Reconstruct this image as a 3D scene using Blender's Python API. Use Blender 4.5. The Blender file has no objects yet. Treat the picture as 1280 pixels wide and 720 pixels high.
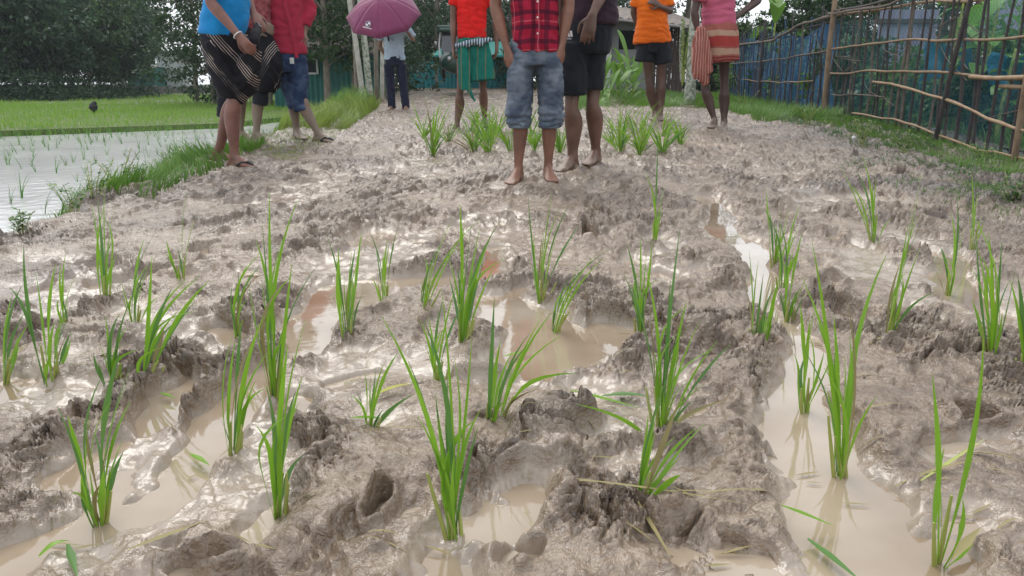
import bpy, math, random
import numpy as np
from mathutils import Vector, Matrix

SC = bpy.context.scene
COL = SC.collection
R = math.radians
random.seed(7)
RNG = np.random.default_rng(7)

# ------------------------------------------------------------------ camera
CAM_H, PITCH, FPX = 0.58, R(15.43), 924.0          # eye height (m), pitch down, focal length in photo pixels
cam = bpy.data.cameras.new('camera'); camo = bpy.data.objects.new('camera', cam); COL.objects.link(camo)
cam.sensor_width = 36; cam.lens = 26.0; cam.clip_start = 0.03; cam.clip_end = 3000
camo.location = (0, 0, CAM_H); camo.rotation_euler = (math.pi/2 - PITCH, 0, 0)
SC.camera = camo

# ------------------------------------------------------------------ sky and light (overcast, monsoon)
world = bpy.data.worlds.new('World'); SC.world = world; world.use_nodes = True
nt = world.node_tree; nt.nodes.clear()
SUN_EL, SUN_AZ = R(52), R(-25)
sky = nt.nodes.new('ShaderNodeTexSky'); sky.sky_type = 'NISHITA'; sky.sun_disc = False
sky.sun_elevation = SUN_EL; sky.sun_rotation = SUN_AZ; sky.air_density = 1.4; sky.dust_density = 4.0
tc = nt.nodes.new('ShaderNodeTexCoord')
mp = nt.nodes.new('ShaderNodeMapping'); mp.inputs['Scale'].default_value = (1, 1, 2.2)
no = nt.nodes.new('ShaderNodeTexNoise'); no.inputs['Scale'].default_value = 1.6; no.inputs['Detail'].default_value = 6
cr = nt.nodes.new('ShaderNodeValToRGB')
cr.color_ramp.elements[0].position = 0.3; cr.color_ramp.elements[0].color = (8.6, 9.1, 10.0, 1)
cr.color_ramp.elements[1].position = 0.75; cr.color_ramp.elements[1].color = (11.6, 11.8, 12.2, 1)
mx = nt.nodes.new('ShaderNodeMixRGB'); mx.inputs[0].default_value = 0.88
bg = nt.nodes.new('ShaderNodeBackground'); bg.inputs[1].default_value = 0.095
wo = nt.nodes.new('ShaderNodeOutputWorld')
nt.links.new(tc.outputs['Generated'], mp.inputs[0]); nt.links.new(mp.outputs[0], no.inputs[0])
nt.links.new(no.outputs[0], cr.inputs[0]); nt.links.new(sky.outputs[0], mx.inputs[1])
nt.links.new(cr.outputs[0], mx.inputs[2]); nt.links.new(mx.outputs[0], bg.inputs[0]); nt.links.new(bg.outputs[0], wo.inputs[0])

sl = bpy.data.lights.new('sun', 'SUN'); sl.energy = 1.35; sl.angle = R(38); sl.color = (1, 0.96, 0.9)
so = bpy.data.objects.new('sun', sl); COL.objects.link(so)
sdir = Vector((math.sin(SUN_AZ)*math.cos(SUN_EL), math.cos(SUN_AZ)*math.cos(SUN_EL), math.sin(SUN_EL)))
so.rotation_euler = sdir.to_track_quat('Z', 'Y').to_euler(); so.location = (0, 0, 30)

SC.view_settings.view_transform = 'Standard'; SC.view_settings.look = 'None'
SC.view_settings.exposure = 0.45; SC.view_settings.gamma = 1.0
SC.cycles.max_bounces = 6; SC.cycles.transparent_max_bounces = 12
SC.cycles.diffuse_bounces = 3; SC.cycles.glossy_bounces = 3; SC.cycles.use_denoising = True
SC.cycles.caustics_reflective = False; SC.cycles.caustics_refractive = False

# ------------------------------------------------------------------ the lie of the land
def sst(a, b, x):
    t = np.clip((np.asarray(x, float) - a)/(b - a), 0, 1); return t*t*(3 - 2*t)
def xleft(y):  return -1.72 - 0.105*y            # foot of the grass bank on the pond side
def xright(y): return 3.0 + 0.095*y              # fence line
POND_Z, FIELD_Z = -0.13, -0.10
def base_g(x, y):                                 # the mud track without its lumps
    x = np.asarray(x, float); y = np.asarray(y, float)
    g = 0.015*np.maximum(0, y - 3.5)
    g = g + 0.085*sst(0.5, 1.6, x)*sst(5.2, 7.6, y)
    return g
CT, ST = math.cos(PITCH), math.sin(PITCH)
def ray(px, py):
    u, v = (px - 640)/FPX, (360 - py)/FPX
    return u, CT + v*ST, -ST + v*CT               # right, forward, up
def W(px, py, Y):                                 # the point seen at a photo pixel, Y metres ahead
    a, b, c = ray(px, py); k = Y/b
    return Vector((a*k, Y, CAM_H + c*k))
def G(px, py, z=None):                            # where that ray meets the ground
    a, b, c = ray(px, py); t = 0.3
    if z is not None:
        t = (z - CAM_H)/c; return Vector((a*t, b*t, z))
    lo = 0.3
    while t < 80:
        if CAM_H + c*t < float(base_g(a*t, b*t)): break
        lo = t; t *= 1.03
    hi = t
    for _ in range(24):
        m = (lo + hi)/2
        if CAM_H + c*m < float(base_g(a*m, b*m)): hi = m
        else: lo = m
    return Vector((a*hi, b*hi, CAM_H + c*hi))

# ------------------------------------------------------------------ helpers
def tag(o, label=None, cat=None, group=None, kind=None):
    if label: o['label'] = label
    if cat: o['category'] = cat
    if group: o['group'] = group
    if kind: o['kind'] = kind
    return o
def empty(name, loc, label, cat, group=None, rz=0):
    o = bpy.data.objects.new(name, None); COL.objects.link(o); o.location = loc; o.rotation_euler.z = rz
    o.empty_display_size = 0.1
    return tag(o, label, cat, group)
def link(name, me, parent=None, world_coords=True):
    o = bpy.data.objects.new(name, me); COL.objects.link(o)
    if parent:
        o.parent = parent
        if world_coords: o.matrix_parent_inverse = parent_inv(parent)
    return o
def parent_inv(p):
    if p.type != 'EMPTY': return Matrix.Identity(4)          # such a part is modelled in world coordinates
    return Matrix.LocRotScale(p.location, p.rotation_euler, p.scale).inverted()
def mesh_np(name, v, f, mat=None, smooth=True, mats=None, mi=None):
    v = np.asarray(v, np.float32); f = np.asarray(f, np.int32); n = f.shape[1]
    me = bpy.data.meshes.new(name)
    me.vertices.add(len(v)); me.vertices.foreach_set('co', v.ravel())
    me.loops.add(f.size); me.loops.foreach_set('vertex_index', f.ravel())
    me.polygons.add(len(f)); me.polygons.foreach_set('loop_start', np.arange(len(f), dtype=np.int32)*n)
    me.polygons.foreach_set('use_smooth', np.full(len(f), smooth))
    if mat: me.materials.append(mat)
    if mats:
        for m in mats: me.materials.append(m)
        if mi is not None: me.polygons.foreach_set('material_index', np.asarray(mi, np.int32))
    me.update(calc_edges=True); me.validate()
    return me
def mesh_py(name, V, F, mat=None, smooth=True):
    me = bpy.data.meshes.new(name); me.from_pydata([tuple(v) for v in V], [], F)
    if mat: me.materials.append(mat)
    if smooth: me.polygons.foreach_set('use_smooth', [True]*len(F))
    me.update(); return me
def obj(name, V, F, mat, parent=None, smooth=True):
    return link(name, mesh_py(name, V, F, mat, smooth), parent)

_P = {}
def perlin(x, y, seed=0):
    if seed not in _P:
        r = np.random.default_rng(seed + 100); a = r.uniform(0, 2*np.pi, (256, 256))
        _P[seed] = (np.cos(a).astype(np.float32), np.sin(a).astype(np.float32))
    gx, gy = _P[seed]
    xi = np.floor(x).astype(np.int64); yi = np.floor(y).astype(np.int64)
    fx = (x - xi).astype(np.float32); fy = (y - yi).astype(np.float32)
    u = fx*fx*fx*(fx*(fx*6 - 15) + 10); v = fy*fy*fy*(fy*(fy*6 - 15) + 10)
    def d(i, j):
        a = (xi + i) & 255; b = (yi + j) & 255
        return gx[a, b]*(fx - i) + gy[a, b]*(fy - j)
    n0 = d(0, 0)*(1 - u) + d(1, 0)*u; n1 = d(0, 1)*(1 - u) + d(1, 1)*u
    return (n0*(1 - v) + n1*v)*1.5
def fbm(x, y, seed=0, o=4, gain=.5):
    s = 0; a = 1.0
    for k in range(o): s = s + a*perlin(x*2.03**k + k*17.3, y*2.03**k - k*9.1, seed + k); a *= gain
    return s

# ------------------------------------------------------------------ materials
M = {}
def nodes(m):
    m.use_nodes = True; t = m.node_tree; b = t.nodes['Principled BSDF']; return t, b
def ramp(t, fac, stops):
    c = t.nodes.new('ShaderNodeValToRGB'); e = c.color_ramp.elements
    while len(e) < len(stops): e.new(0.5)
    for i, (p, col) in enumerate(stops): e[i].position = p; e[i].color = (*col, 1)
    t.links.new(fac, c.inputs[0]); return c.outputs[0]
def noise(t, scale, detail=4, rough=.5, coord='Object', vec=None, dist=0, msc=None):
    if vec is None:
        c = t.nodes.new('ShaderNodeTexCoord'); vec = c.outputs[coord]
    if msc:
        mm = t.nodes.new('ShaderNodeMapping'); mm.inputs['Scale'].default_value = msc; t.links.new(vec, mm.inputs[0]); vec = mm.outputs[0]
    n = t.nodes.new('ShaderNodeTexNoise'); n.inputs['Scale'].default_value = scale; n.inputs['Detail'].default_value = detail
    n.inputs['Roughness'].default_value = rough; n.inputs['Distortion'].default_value = dist
    t.links.new(vec, n.inputs['Vector']); return n.outputs[0]
def bump(t, b, h, strength=.4, dist=.01):
    n = t.nodes.new('ShaderNodeBump'); n.inputs['Strength'].default_value = strength; n.inputs['Distance'].default_value = dist
    t.links.new(h, n.inputs['Height']); t.links.new(n.outputs[0], b.inputs['Normal'])
def mat(name, col, col2=None, rough=.7, scale=8, spec=.4, bstr=.3, bdist=.005, bscale=None, msc=None, pos=(.35, .68), metal=0, coord='Object', detail=5):
    m = bpy.data.materials.new(name); t, b = nodes(m)
    col2 = col2 or tuple(c*.7 for c in col)
    n = noise(t, scale, detail, .6, coord, msc=msc)
    t.links.new(ramp(t, n, [(pos[0], col), (pos[1], col2)]), b.inputs['Base Color'])
    b.inputs['Roughness'].default_value = rough; b.inputs['Specular IOR Level'].default_value = spec; b.inputs['Metallic'].default_value = metal
    if bstr: bump(t, b, noise(t, bscale or scale*4, 4, .6, coord, msc=msc), bstr, bdist)
    M[name] = m; return m
def leafmat(name, c1, c2, c3=None, rough=.45, trans=.35, nscale=3.0, spec=.4):
    """foliage: leaf-to-leaf colour by random island, with some light through the blade"""
    m = bpy.data.materials.new(name); t, b = nodes(m)
    g = t.nodes.new('ShaderNodeNewGeometry'); rnd = g.outputs['Random Per Island']
    n = noise(t, nscale, 3, .6)
    ad = t.nodes.new('ShaderNodeMath'); ad.operation = 'MULTIPLY_ADD'; ad.inputs[1].default_value = .5
    t.links.new(rnd, ad.inputs[0])
    m2 = t.nodes.new('ShaderNodeMath'); m2.operation = 'MULTIPLY'; m2.inputs[1].default_value = .5
    t.links.new(n, m2.inputs[0]); t.links.new(m2.outputs[0], ad.inputs[2])
    st = [(.2, c1), (.6, c2)] + ([(.85, c3)] if c3 else [])
    c = ramp(t, ad.outputs[0], st)
    t.links.new(c, b.inputs['Base Color']); b.inputs['Roughness'].default_value = rough; b.inputs['Specular IOR Level'].default_value = spec
    tr = t.nodes.new('ShaderNodeBsdfTranslucent'); t.links.new(c, tr.inputs[0])
    mxs = t.nodes.new('ShaderNodeMixShader'); mxs.inputs[0].default_value = trans
    out = t.nodes['Material Output']
    t.links.new(b.outputs[0], mxs.inputs[1]); t.links.new(tr.outputs[0], mxs.inputs[2]); t.links.new(mxs.outputs[0], out.inputs[0])
    M[name] = m; return m

# wet clay mud
def mud_material():
    m = bpy.data.materials.new('wet_mud'); t, b = nodes(m)
    at = t.nodes.new('ShaderNodeAttribute'); at.attribute_name = 'wet'
    ao = t.nodes.new('ShaderNodeAttribute'); ao.attribute_name = 'soil'
    def mix(f, c1, c2, mode='MIX', k=None):
        x = t.nodes.new('ShaderNodeMixRGB'); x.blend_type = mode
        if k is not None: x.inputs[0].default_value = k
        else: t.links.new(f, x.inputs[0])
        for i, c in ((1, c1), (2, c2)):
            if isinstance(c, tuple): x.inputs[i].default_value = (*c, 1)
            else: t.links.new(c, x.inputs[i])
        return x.outputs[0]
    n1 = noise(t, 1.3, 6, .62); n2 = noise(t, 14, 6, .7)
    c = ramp(t, n1, [(.3, (.165, .114, .072)), (.5, (.25, .184, .126)), (.72, (.345, .27, .196))])
    c = mix(None, c, ramp(t, n2, [(.36, (.50, .46, .42)), (.54, (1, 1, 1))]), 'MULTIPLY', .8)
    c = mix(ramp(t, at.outputs['Fac'], [(0, (0, 0, 0)), (1, (.7, .7, .7))]), c, (.39, .325, .258))  # paler where wet: the sky's reflection is put into the colour
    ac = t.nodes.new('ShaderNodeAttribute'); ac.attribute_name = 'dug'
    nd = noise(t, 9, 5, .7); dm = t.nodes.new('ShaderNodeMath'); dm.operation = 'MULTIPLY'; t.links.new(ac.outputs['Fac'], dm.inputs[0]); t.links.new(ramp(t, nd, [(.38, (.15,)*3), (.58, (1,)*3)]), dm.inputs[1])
    c = mix(dm.outputs[0], c, (.085, .054, .033))  # dark brown of dug soil, which also paints in crevice shade
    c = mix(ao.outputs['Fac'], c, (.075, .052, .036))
    t.links.new(c, b.inputs['Base Color'])
    # patches where a film of water lies on the clay
    n3 = noise(t, 7, 7, .68, dist=.5)
    s = t.nodes.new('ShaderNodeMath'); s.operation = 'MULTIPLY_ADD'; s.inputs[1].default_value = .42; t.links.new(at.outputs['Fac'], s.inputs[0]); t.links.new(n3, s.inputs[2])
    rg = ramp(t, s.outputs[0], [(.38, (.54,)*3), (.50, (.30,)*3), (.66, (.17,)*3)])
    t.links.new(rg, b.inputs['Roughness'])
    b.inputs['Specular IOR Level'].default_value = .9; b.inputs['IOR'].default_value = 1.5
    nb = noise(t, 30, 5, .62, dist=.25)
    nb2 = noise(t, 95, 3, .5)
    ad = t.nodes.new('ShaderNodeMath'); ad.operation = 'MULTIPLY_ADD'; ad.inputs[1].default_value = .22
    t.links.new(nb2, ad.inputs[0]); t.links.new(nb, ad.inputs[2])
    bp = t.nodes.new('ShaderNodeBump'); bp.inputs['Distance'].default_value = .016
    iv = t.nodes.new('ShaderNodeMapRange'); iv.inputs['To Min'].default_value = .95; iv.inputs['To Max'].default_value = .28
    t.links.new(at.outputs['Fac'], iv.inputs[0]); t.links.new(iv.outputs[0], bp.inputs['Strength'])
    t.links.new(ad.outputs[0], bp.inputs['Height']); t.links.new(bp.outputs[0], b.inputs['Normal'])
    M['mud'] = m
mud_material()

def water_material(name, c1, c2, rough=.04, bstr=.05, bscale=9, scale=1.2):
    m = bpy.data.materials.new(name); t, b = nodes(m)
    n = noise(t, scale, 3, .5)
    t.links.new(ramp(t, n, [(.35, c1), (.65, c2)]), b.inputs['Base Color'])
    b.inputs['Roughness'].default_value = rough; b.inputs['IOR'].default_value = 1.45; b.inputs['Specular IOR Level'].default_value = .5
    b.inputs['Coat Weight'].default_value = .6; b.inputs['Coat Roughness'].default_value = .02
    bump(t, b, noise(t, bscale, 3, .5), bstr, .01)
    M[name] = m; return m
water_material('puddle_water', (.29, .215, .14), (.41, .335, .25), bstr=.09, bscale=14, scale=4)
water_material('red_clay_water', (.42, .17, .09), (.38, .2, .12))
water_material('pond_water', (.56, .56, .54), (.66, .66, .64), rough=.12, bstr=.45, bscale=9)
M['pond_water'].node_tree.nodes['Principled BSDF'].inputs['Coat Weight'].default_value = 0
M['pond_water'].node_tree.nodes['Principled BSDF'].inputs['IOR'].default_value = 1.33
# ------------------------------------------------------------------ the mud track
# pools and channels: photo-measured centre lines (px, py, width px), turned into ground metres
POOLS = [
 [(1105, 730, 140), (1088, 680, 130), (1062, 620, 118), (1048, 560, 98), (1024, 500, 78), (998, 450, 56), (972, 405, 40), (952, 365, 34)],
 [(955, 372, 40), (948, 350, 44), (930, 320, 42), (918, 290, 50), (898, 262, 46), (882, 240, 32)],
 [(10, 705, 100), (80, 670, 70), (180, 630, 55), (225, 580, 62), (258, 530, 72), (298, 485, 62), (340, 440, 34)],
 [(380, 425, 60), (400, 385, 80), (440, 362, 110), (505, 352, 90), (545, 346, 50)],
 [(150, 540, 80), (170, 500, 55), (205, 475, 30)],
 [(40, 610, 60), (90, 575, 50)],
 [(590, 358, 24), (612, 336, 44), (624, 305, 28)],
 [(640, 375, 80), (668, 402, 115), (655, 445, 90), (705, 415, 80), (738, 395, 50)],
 [(672, 692, 45), (700, 690, 30)],
 [(540, 705, 50)],
 [(1205, 552, 40), (1240, 545, 45)],
 [(985, 265, 40), (1010, 262, 40)],
 [(820, 205, 40), (845, 208, 20)],
 [(430, 468, 30), (480, 458, 30)],
 
 [(130, 350, 40), (160, 345, 40)], [(20, 445, 30), (70, 420, 30)],
 [(1190, 330, 30), (1215, 370, 40), (1170, 310, 30)],
 [(480, 290, 60), (450, 300, 50)],
]
# thin sheens, shallower than pools (mud smeared flat, wet)
SHEENS = [
 [(60, 470, 130), (20, 520, 100)], [(150, 640, 200), (130, 590, 160), (60, 560, 130)], [(330, 500, 60), (240, 600, 120)], [(400, 470, 120), (560, 455, 160)], [(560, 620, 120), (620, 690, 160)], [(1000, 640, 60), (960, 700, 80)], [(700, 470, 120), (820, 460, 80)], [(840, 360, 60), (820, 300, 60)], [(150, 440, 110), (230, 430, 80)], [(420, 330, 100), (500, 300, 120)],
 [(640, 560, 130), (600, 620, 100)], [(780, 520, 120), (700, 560, 100)], [(1180, 640, 130), (1250, 690, 120)],
 [(100, 350, 120), (60, 330, 90)], [(20, 350, 90), (150, 400, 110), (280, 420, 90)], [(330, 250, 90), (400, 230, 70)], [(520, 210, 90), (460, 215, 80)], [(1120, 300, 100), (1090, 340, 90)], [(700, 330, 60), (760, 300, 50)], [(1050, 250, 120), (1000, 240, 80)], [(1170, 340, 110), (1230, 380, 90)],
 [(620, 260, 60), (600, 290, 80)], [(300, 680, 90), (330, 560, 60)], [(480, 500, 130), (450, 440, 110)], [(900, 520, 80), (880, 600, 80)],
]
DUG = [[(1110, 232, 60), (1180, 250, 70), (1290, 262, 90)], [(1000, 245, 30), (1060, 235, 40)], [(600, 470, 20), (640, 462, 24)], [(195, 425, 60), (230, 415, 40)], [(690, 500, 60), (640, 545, 70), (700, 560, 60)], [(800, 400, 40), (850, 420, 40)]]
HOLES = [(270, 692, 95, 32, .07), (742, 262, 20, 30, .07), (738, 290, 16, 18, .06), (850, 592, 34, 18, .06), (1238, 518, 60, 16, .05), (930, 425, 30, 16, .05),
 (775, 640, 30, 14, .05), (645, 332, 22, 7, .05), (470, 625, 34, 40, .045), (375, 572, 26, 14, .05), (190, 468, 50, 14, .05), (60, 690, 30, 18, .05),
 (700, 600, 40, 14, .035), (510, 330, 34, 8, .04), (1240, 235, 70, 10, .05), (1150, 385, 20, 8, .04), (600, 515, 18, 10, .04), (545, 480, 26, 9, .035),
 (990, 560, 16, 30, .05), (930, 660, 30, 20, .04), (290, 540, 20, 10, .04), (870, 400, 22, 10, .04), (1060, 350, 40, 8, .04), (90, 520, 40, 14, .045)]
RIDGES = [[(880, 690, 70), (905, 600, 90), (915, 520, 70), (900, 450, 50), (880, 400, 40), (865, 340, 30)],
 [(950, 690, 40), (980, 620, 30)],
 [(420, 650, 110), (420, 560, 90), (450, 500, 60)],
 [(700, 620, 90), (760, 590, 80), (720, 540, 60)],
 [(330, 700, 140), (520, 600, 60)],
 [(200, 540, 40), (240, 500, 40), (290, 430, 40), (330, 380, 30)],
 [(1150, 470, 90), (1130, 560, 60), (1190, 440, 90), (1110, 400, 80)],
 [(40, 560, 110), (0, 540, 80)],
 [(1180, 262, 110), (1120, 262, 90), (1250, 262, 90)], [(800, 700, 110), (860, 660, 60)],
 [(730, 270, 30), (760, 260, 40), (740, 330, 30), (800, 240, 70)], [(150, 290, 60), (60, 300, 50), (170, 262, 30)],
 [(560, 250, 110), (450, 260, 100), (640, 250, 50)]]
FEET = []                                  # (x, y, z, radius) filled in by the people before the mud is laid

def to_seg(pl):
    out = []
    for (px, py, w) in pl:
        p = G(px, py); sc = FPX/(p.y*CT - (p.z - CAM_H)*ST)
        out.append((p.x, p.y, .5*w/sc))
    return out
def poly_field(x, y, pl, soft=1.0):
    """1 inside a poly-line of varying half width, falling to 0 outside"""
    d = np.full(x.shape, 9.0, np.float32); s = to_seg(pl)
    for (ax, ay, aw), (bx, by, bw) in zip(s, s[1:]):
        x0, x1 = min(ax, bx) - 3*max(aw, bw), max(ax, bx) + 3*max(aw, bw)
        y0, y1 = min(ay, by) - 4*max(aw, bw), max(ay, by) + 4*max(aw, bw)
        k = np.nonzero((x > x0) & (x < x1) & (y > y0) & (y < y1))
        if not len(k[0]): continue
        X, Y = x[k], y[k]; L = (bx - ax)**2 + (by - ay)**2 + 1e-9
        t = np.clip(((X - ax)*(bx - ax) + (Y - ay)*(by - ay))/L, 0, 1)
        q = np.hypot(X - ax - t*(bx - ax), Y - ay - t*(by - ay))/(aw + t*(bw - aw))
        d[k] = np.minimum(d[k], q)
    return 1 - sst(1 - .35*soft, 1 + .45*soft, d)

WATER_Z = -0.022
_C = np.random.default_rng(77).random((3, 256, 256)).astype(np.float32)
def cells(x, y, seed=0):
    """rounded clods: dome height per Worley cell (0..1 with a random lift of each cell) and sharp creases between"""
    xi = np.floor(x).astype(np.int64); yi = np.floor(y).astype(np.int64)
    f1 = np.full(x.shape, 9.0, np.float32); f2 = f1.copy(); hh = np.zeros(x.shape, np.float32)
    for i in (-1, 0, 1):
        for j in (-1, 0, 1):
            a = (xi + i + seed*31) & 255; b = (yi + j + seed*57) & 255
            d = np.hypot(xi + i + _C[0][a, b] - x, yi + j + _C[1][a, b] - y).astype(np.float32)
            n = d < f1; f2 = np.where(n, f1, np.minimum(f2, d)); hh = np.where(n, _C[2][a, b], hh); f1 = np.where(n, d, f1)
    edge = np.clip((f2 - f1)/.20, 0, 1)
    return (edge*(2 - edge))*(.25 + .75*hh)
def mud_height(x, y, full=False):
    """lumps of the trodden mud above base_g; returns height, wetness, dug soil with painted crevice shade"""
    x = x.astype(np.float32); y = y.astype(np.float32)
    wx = x + .10*perlin(x*2.1, y*2.1, 1) + .035*perlin(x*7, y*7, 2); wy = y + .10*perlin(x*2.1, y*2.1, 3) + .035*perlin(x*7, y*7, 4)
    pool = np.zeros_like(x); sheen = np.zeros_like(x); ridge = np.zeros_like(x)
    ex = wx*.75 + x*.25 + .012*perlin(x*24, y*24, 150); ey = wy*.75 + y*.25
    for pl in POOLS: pool = np.maximum(pool, poly_field(ex, ey, pl))
    for pl in SHEENS: sheen = np.maximum(sheen, poly_field(wx, wy, pl, 1.0))
    for pl in RIDGES: ridge = np.maximum(ridge, poly_field(wx, wy, pl, 1.4))
    # crumbly clods, five sizes of creased billows; ridges lie along the track
    h = .020*fbm(wx*1.9, wy*.9, 10, 3) + .022*perlin(wx*3.1, wy*.45, 151)*sst(1.8, 3, y)
    clod = np.zeros_like(x); amp = 1.0; fr = 5.0
    cx, cy = wx, wy*.8
    for k in range(6):
        n = perlin(cx*fr + 3.1*k, cy*fr, 20 + k)
        b = 1 - np.abs(n)*1.9                               # creased ridges
        b2 = np.abs(perlin(cx*fr*1.15 + 9, cy*fr*1.15, 30 + k))*1.6   # billow lumps
        clod += amp*(.45*b + .55*b2 - .5)
        cx = cx + .08/fr*perlin(x*fr*1.3, y*fr*1.3, 60 + k)*4; cy = cy + .10/fr*perlin(x*fr*1.3, y*fr*1.3, 70 + k)*4
        fr *= 1.95; amp *= .50
    # folded lips: sharpen by a terrace
    q = .014; tt = (h + .022*clod)/q + .8*perlin(x*3, y*3, 80)
    fl = np.floor(tt); fq = tt - fl; terr = (fl + sst(.34, .66, fq) - tt)*q
    ux = x + .030*perlin(x*13, y*13, 120) + .010*perlin(x*37, y*37, 121); uy = y + .030*perlin(x*13, y*13, 122) + .010*perlin(x*37, y*37, 123)
    c0 = cells(ux*5.0 + 4, uy*3.8, 4); c1 = cells(ux*10, uy*8, 1); c2 = cells(ux*21, uy*18, 2); c3 = cells(ux*46 + c1, uy*41, 3)
    crumb = .015*(c0 - .4) + .024*(c1 - .4) + .016*(c2 - .4) + .007*(c3 - .4)
    c4 = cells(ux*88 + 3, uy*80, 5)
    cb = cells(ux*3.4 + 8, uy*1.9, 6); crumb = crumb*(1 - .12*sst(2.2, 4.5, y)) + .030*(cb - .4)*sst(1.8, 3.2, y) + (1 - sst(1.8, 3, y))*(.006*(c4 - .4) + .008*(c3 - .4) + .008*(c2 - .4))
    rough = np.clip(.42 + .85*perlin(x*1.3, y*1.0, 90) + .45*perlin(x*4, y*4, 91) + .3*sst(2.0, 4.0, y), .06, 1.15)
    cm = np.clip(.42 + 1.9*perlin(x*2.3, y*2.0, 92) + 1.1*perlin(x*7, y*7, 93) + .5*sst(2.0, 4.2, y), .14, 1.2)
    dug_shade = np.clip((cm - .30)*1.4, 0, 1)*(.62 + .15*sst(2, 5, y))  # crumbly patches darkened: dug soil tone plus painted crevice shade
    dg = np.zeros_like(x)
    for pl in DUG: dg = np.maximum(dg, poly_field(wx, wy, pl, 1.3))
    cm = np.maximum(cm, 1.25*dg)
    sheen = sheen*np.clip(.62 + 1.3*perlin(x*6, y*5, 94) + .6*perlin(x*15, y*14, 124), 0, 1)
    k_ = (1 - .75*sheen)*(1 - .9*pool)
    rough = rough*k_; cm = cm*k_
    rough = np.maximum(rough, .8*ridge*(1 - pool))
    H = .7*h*(1 - .8*pool)*(1 - .5*sheen) + rough*(.013*clod + 1.1*terr)*(.75 + .25*sst(1.5, 3, y)) + cm*crumb
    H += .010*ridge*(1 + .5*perlin(x*6, y*6, 95))
    flat = WATER_Z + .004 + .011*perlin(x*7, y*5, 130) + .007*perlin(x*19, y*16, 131) + .004*(c2 - .4)
    H = H*(1 - .85*sheen) + .85*sheen*flat + .03*dg
    H = H*(1 - pool) + pool*(-.040 + .014*perlin(x*9, y*9, 96) + .008*perlin(x*25, y*22, 125))
    # hollows left by feet
    r = np.random.default_rng(5)
    prints = []
    for i in range(520):
        py_ = 0.75 + 12*r.random()**1.5; px_ = r.uniform(xleft(py_) + .5, xright(py_) - .8)
        prints.append((px_, py_, r.uniform(.038, .06), r.uniform(.07, .13), r.uniform(-.7, .7), r.uniform(.015, .042)*min(1, .5 + .2*py_)))
    for (px, py, w, hh, d) in HOLES:
        p = G(px, py); sc = FPX/p.y; 
        prints.append((p.x, p.y, .5*w/sc, .5*hh/sc/(CAM_H/p.y)*.9, 0, d*1.25))
    for (a, b, ra, rb, an, dp) in prints:
        m = 2.2*max(ra, rb); k = np.nonzero((np.abs(x - a) < m) & (np.abs(y - b) < m))
        if not len(k[0]): continue
        X, Y = wx[k] - a, wy[k] - b; X = X*.6 + (x[k] - a)*.4; Y = Y*.6 + (y[k] - b)*.4
        ca, sa = math.cos(an), math.sin(an); u = (X*ca + Y*sa)/ra; v = (-X*sa + Y*ca)/rb
        rr = np.sqrt(u*u + v*v)*(1 + .30*perlin(x[k]*17, y[k]*17, 140) + .18*perlin(x[k]*43, y[k]*43, 141))
        H[k] += (-dp*(1 - sst(.45, 1.1, rr)) + .25*dp*np.exp(-((rr - 1.3)/.35)**2))*(1 - pool[k])
    # verges
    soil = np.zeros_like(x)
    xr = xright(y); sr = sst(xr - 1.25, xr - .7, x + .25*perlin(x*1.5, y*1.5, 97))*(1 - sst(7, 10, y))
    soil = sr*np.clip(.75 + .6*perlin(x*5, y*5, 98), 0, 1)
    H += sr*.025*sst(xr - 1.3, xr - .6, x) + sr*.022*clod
    soil = np.maximum(soil, .85*dg*sst(1.3, 1.8, x)); dug_shade = np.maximum(dug_shade, .9*dg)
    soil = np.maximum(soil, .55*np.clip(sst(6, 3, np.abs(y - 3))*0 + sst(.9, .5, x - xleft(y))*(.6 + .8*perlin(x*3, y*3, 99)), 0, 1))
    xl = xleft(y)
    bank = sst(xl + .75, xl + .15, x); H += .03*bank + bank*.012*clod
    drop = sst(xl + .12, xl - .42, x + .12*perlin(x*2, y*2, 101)); H = H*(1 - drop) + drop*(-.30)
    g = base_g(x, y)
    H = H*(1 - .2*sst(8, 13, y))
    wet = np.clip(sheen*.85 + pool + sst(.004, -.018, H)*.8*(1 - soil), 0, 1)
    wet = wet*(1 - .8*ridge*(1 - pool))
    far = sst(3.5, 6, y); wet *= (1 - .25*far)
    Z = g*(1 - drop) + H
    for (fx, fy, fz, fr_) in FEET:
        k = np.nonzero((np.abs(x - fx) < .3) & (np.abs(y - fy) < .3))
        if not len(k[0]): continue
        d = np.hypot(x[k] - fx, y[k] - fy)/fr_
        w = 1 - sst(.8, 1.7, d); Z[k] = Z[k]*(1 - w) + w*(fz + .010 + .3*(Z[k] - fz).clip(-.02, .02)) + .018*np.exp(-((d - 1.6)/.3)**2)
    return (Z, wet, soil, np.clip(dug_shade*(1 - wet)*(1 - pool), 0, 1)) if full else (Z, wet, soil)

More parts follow.
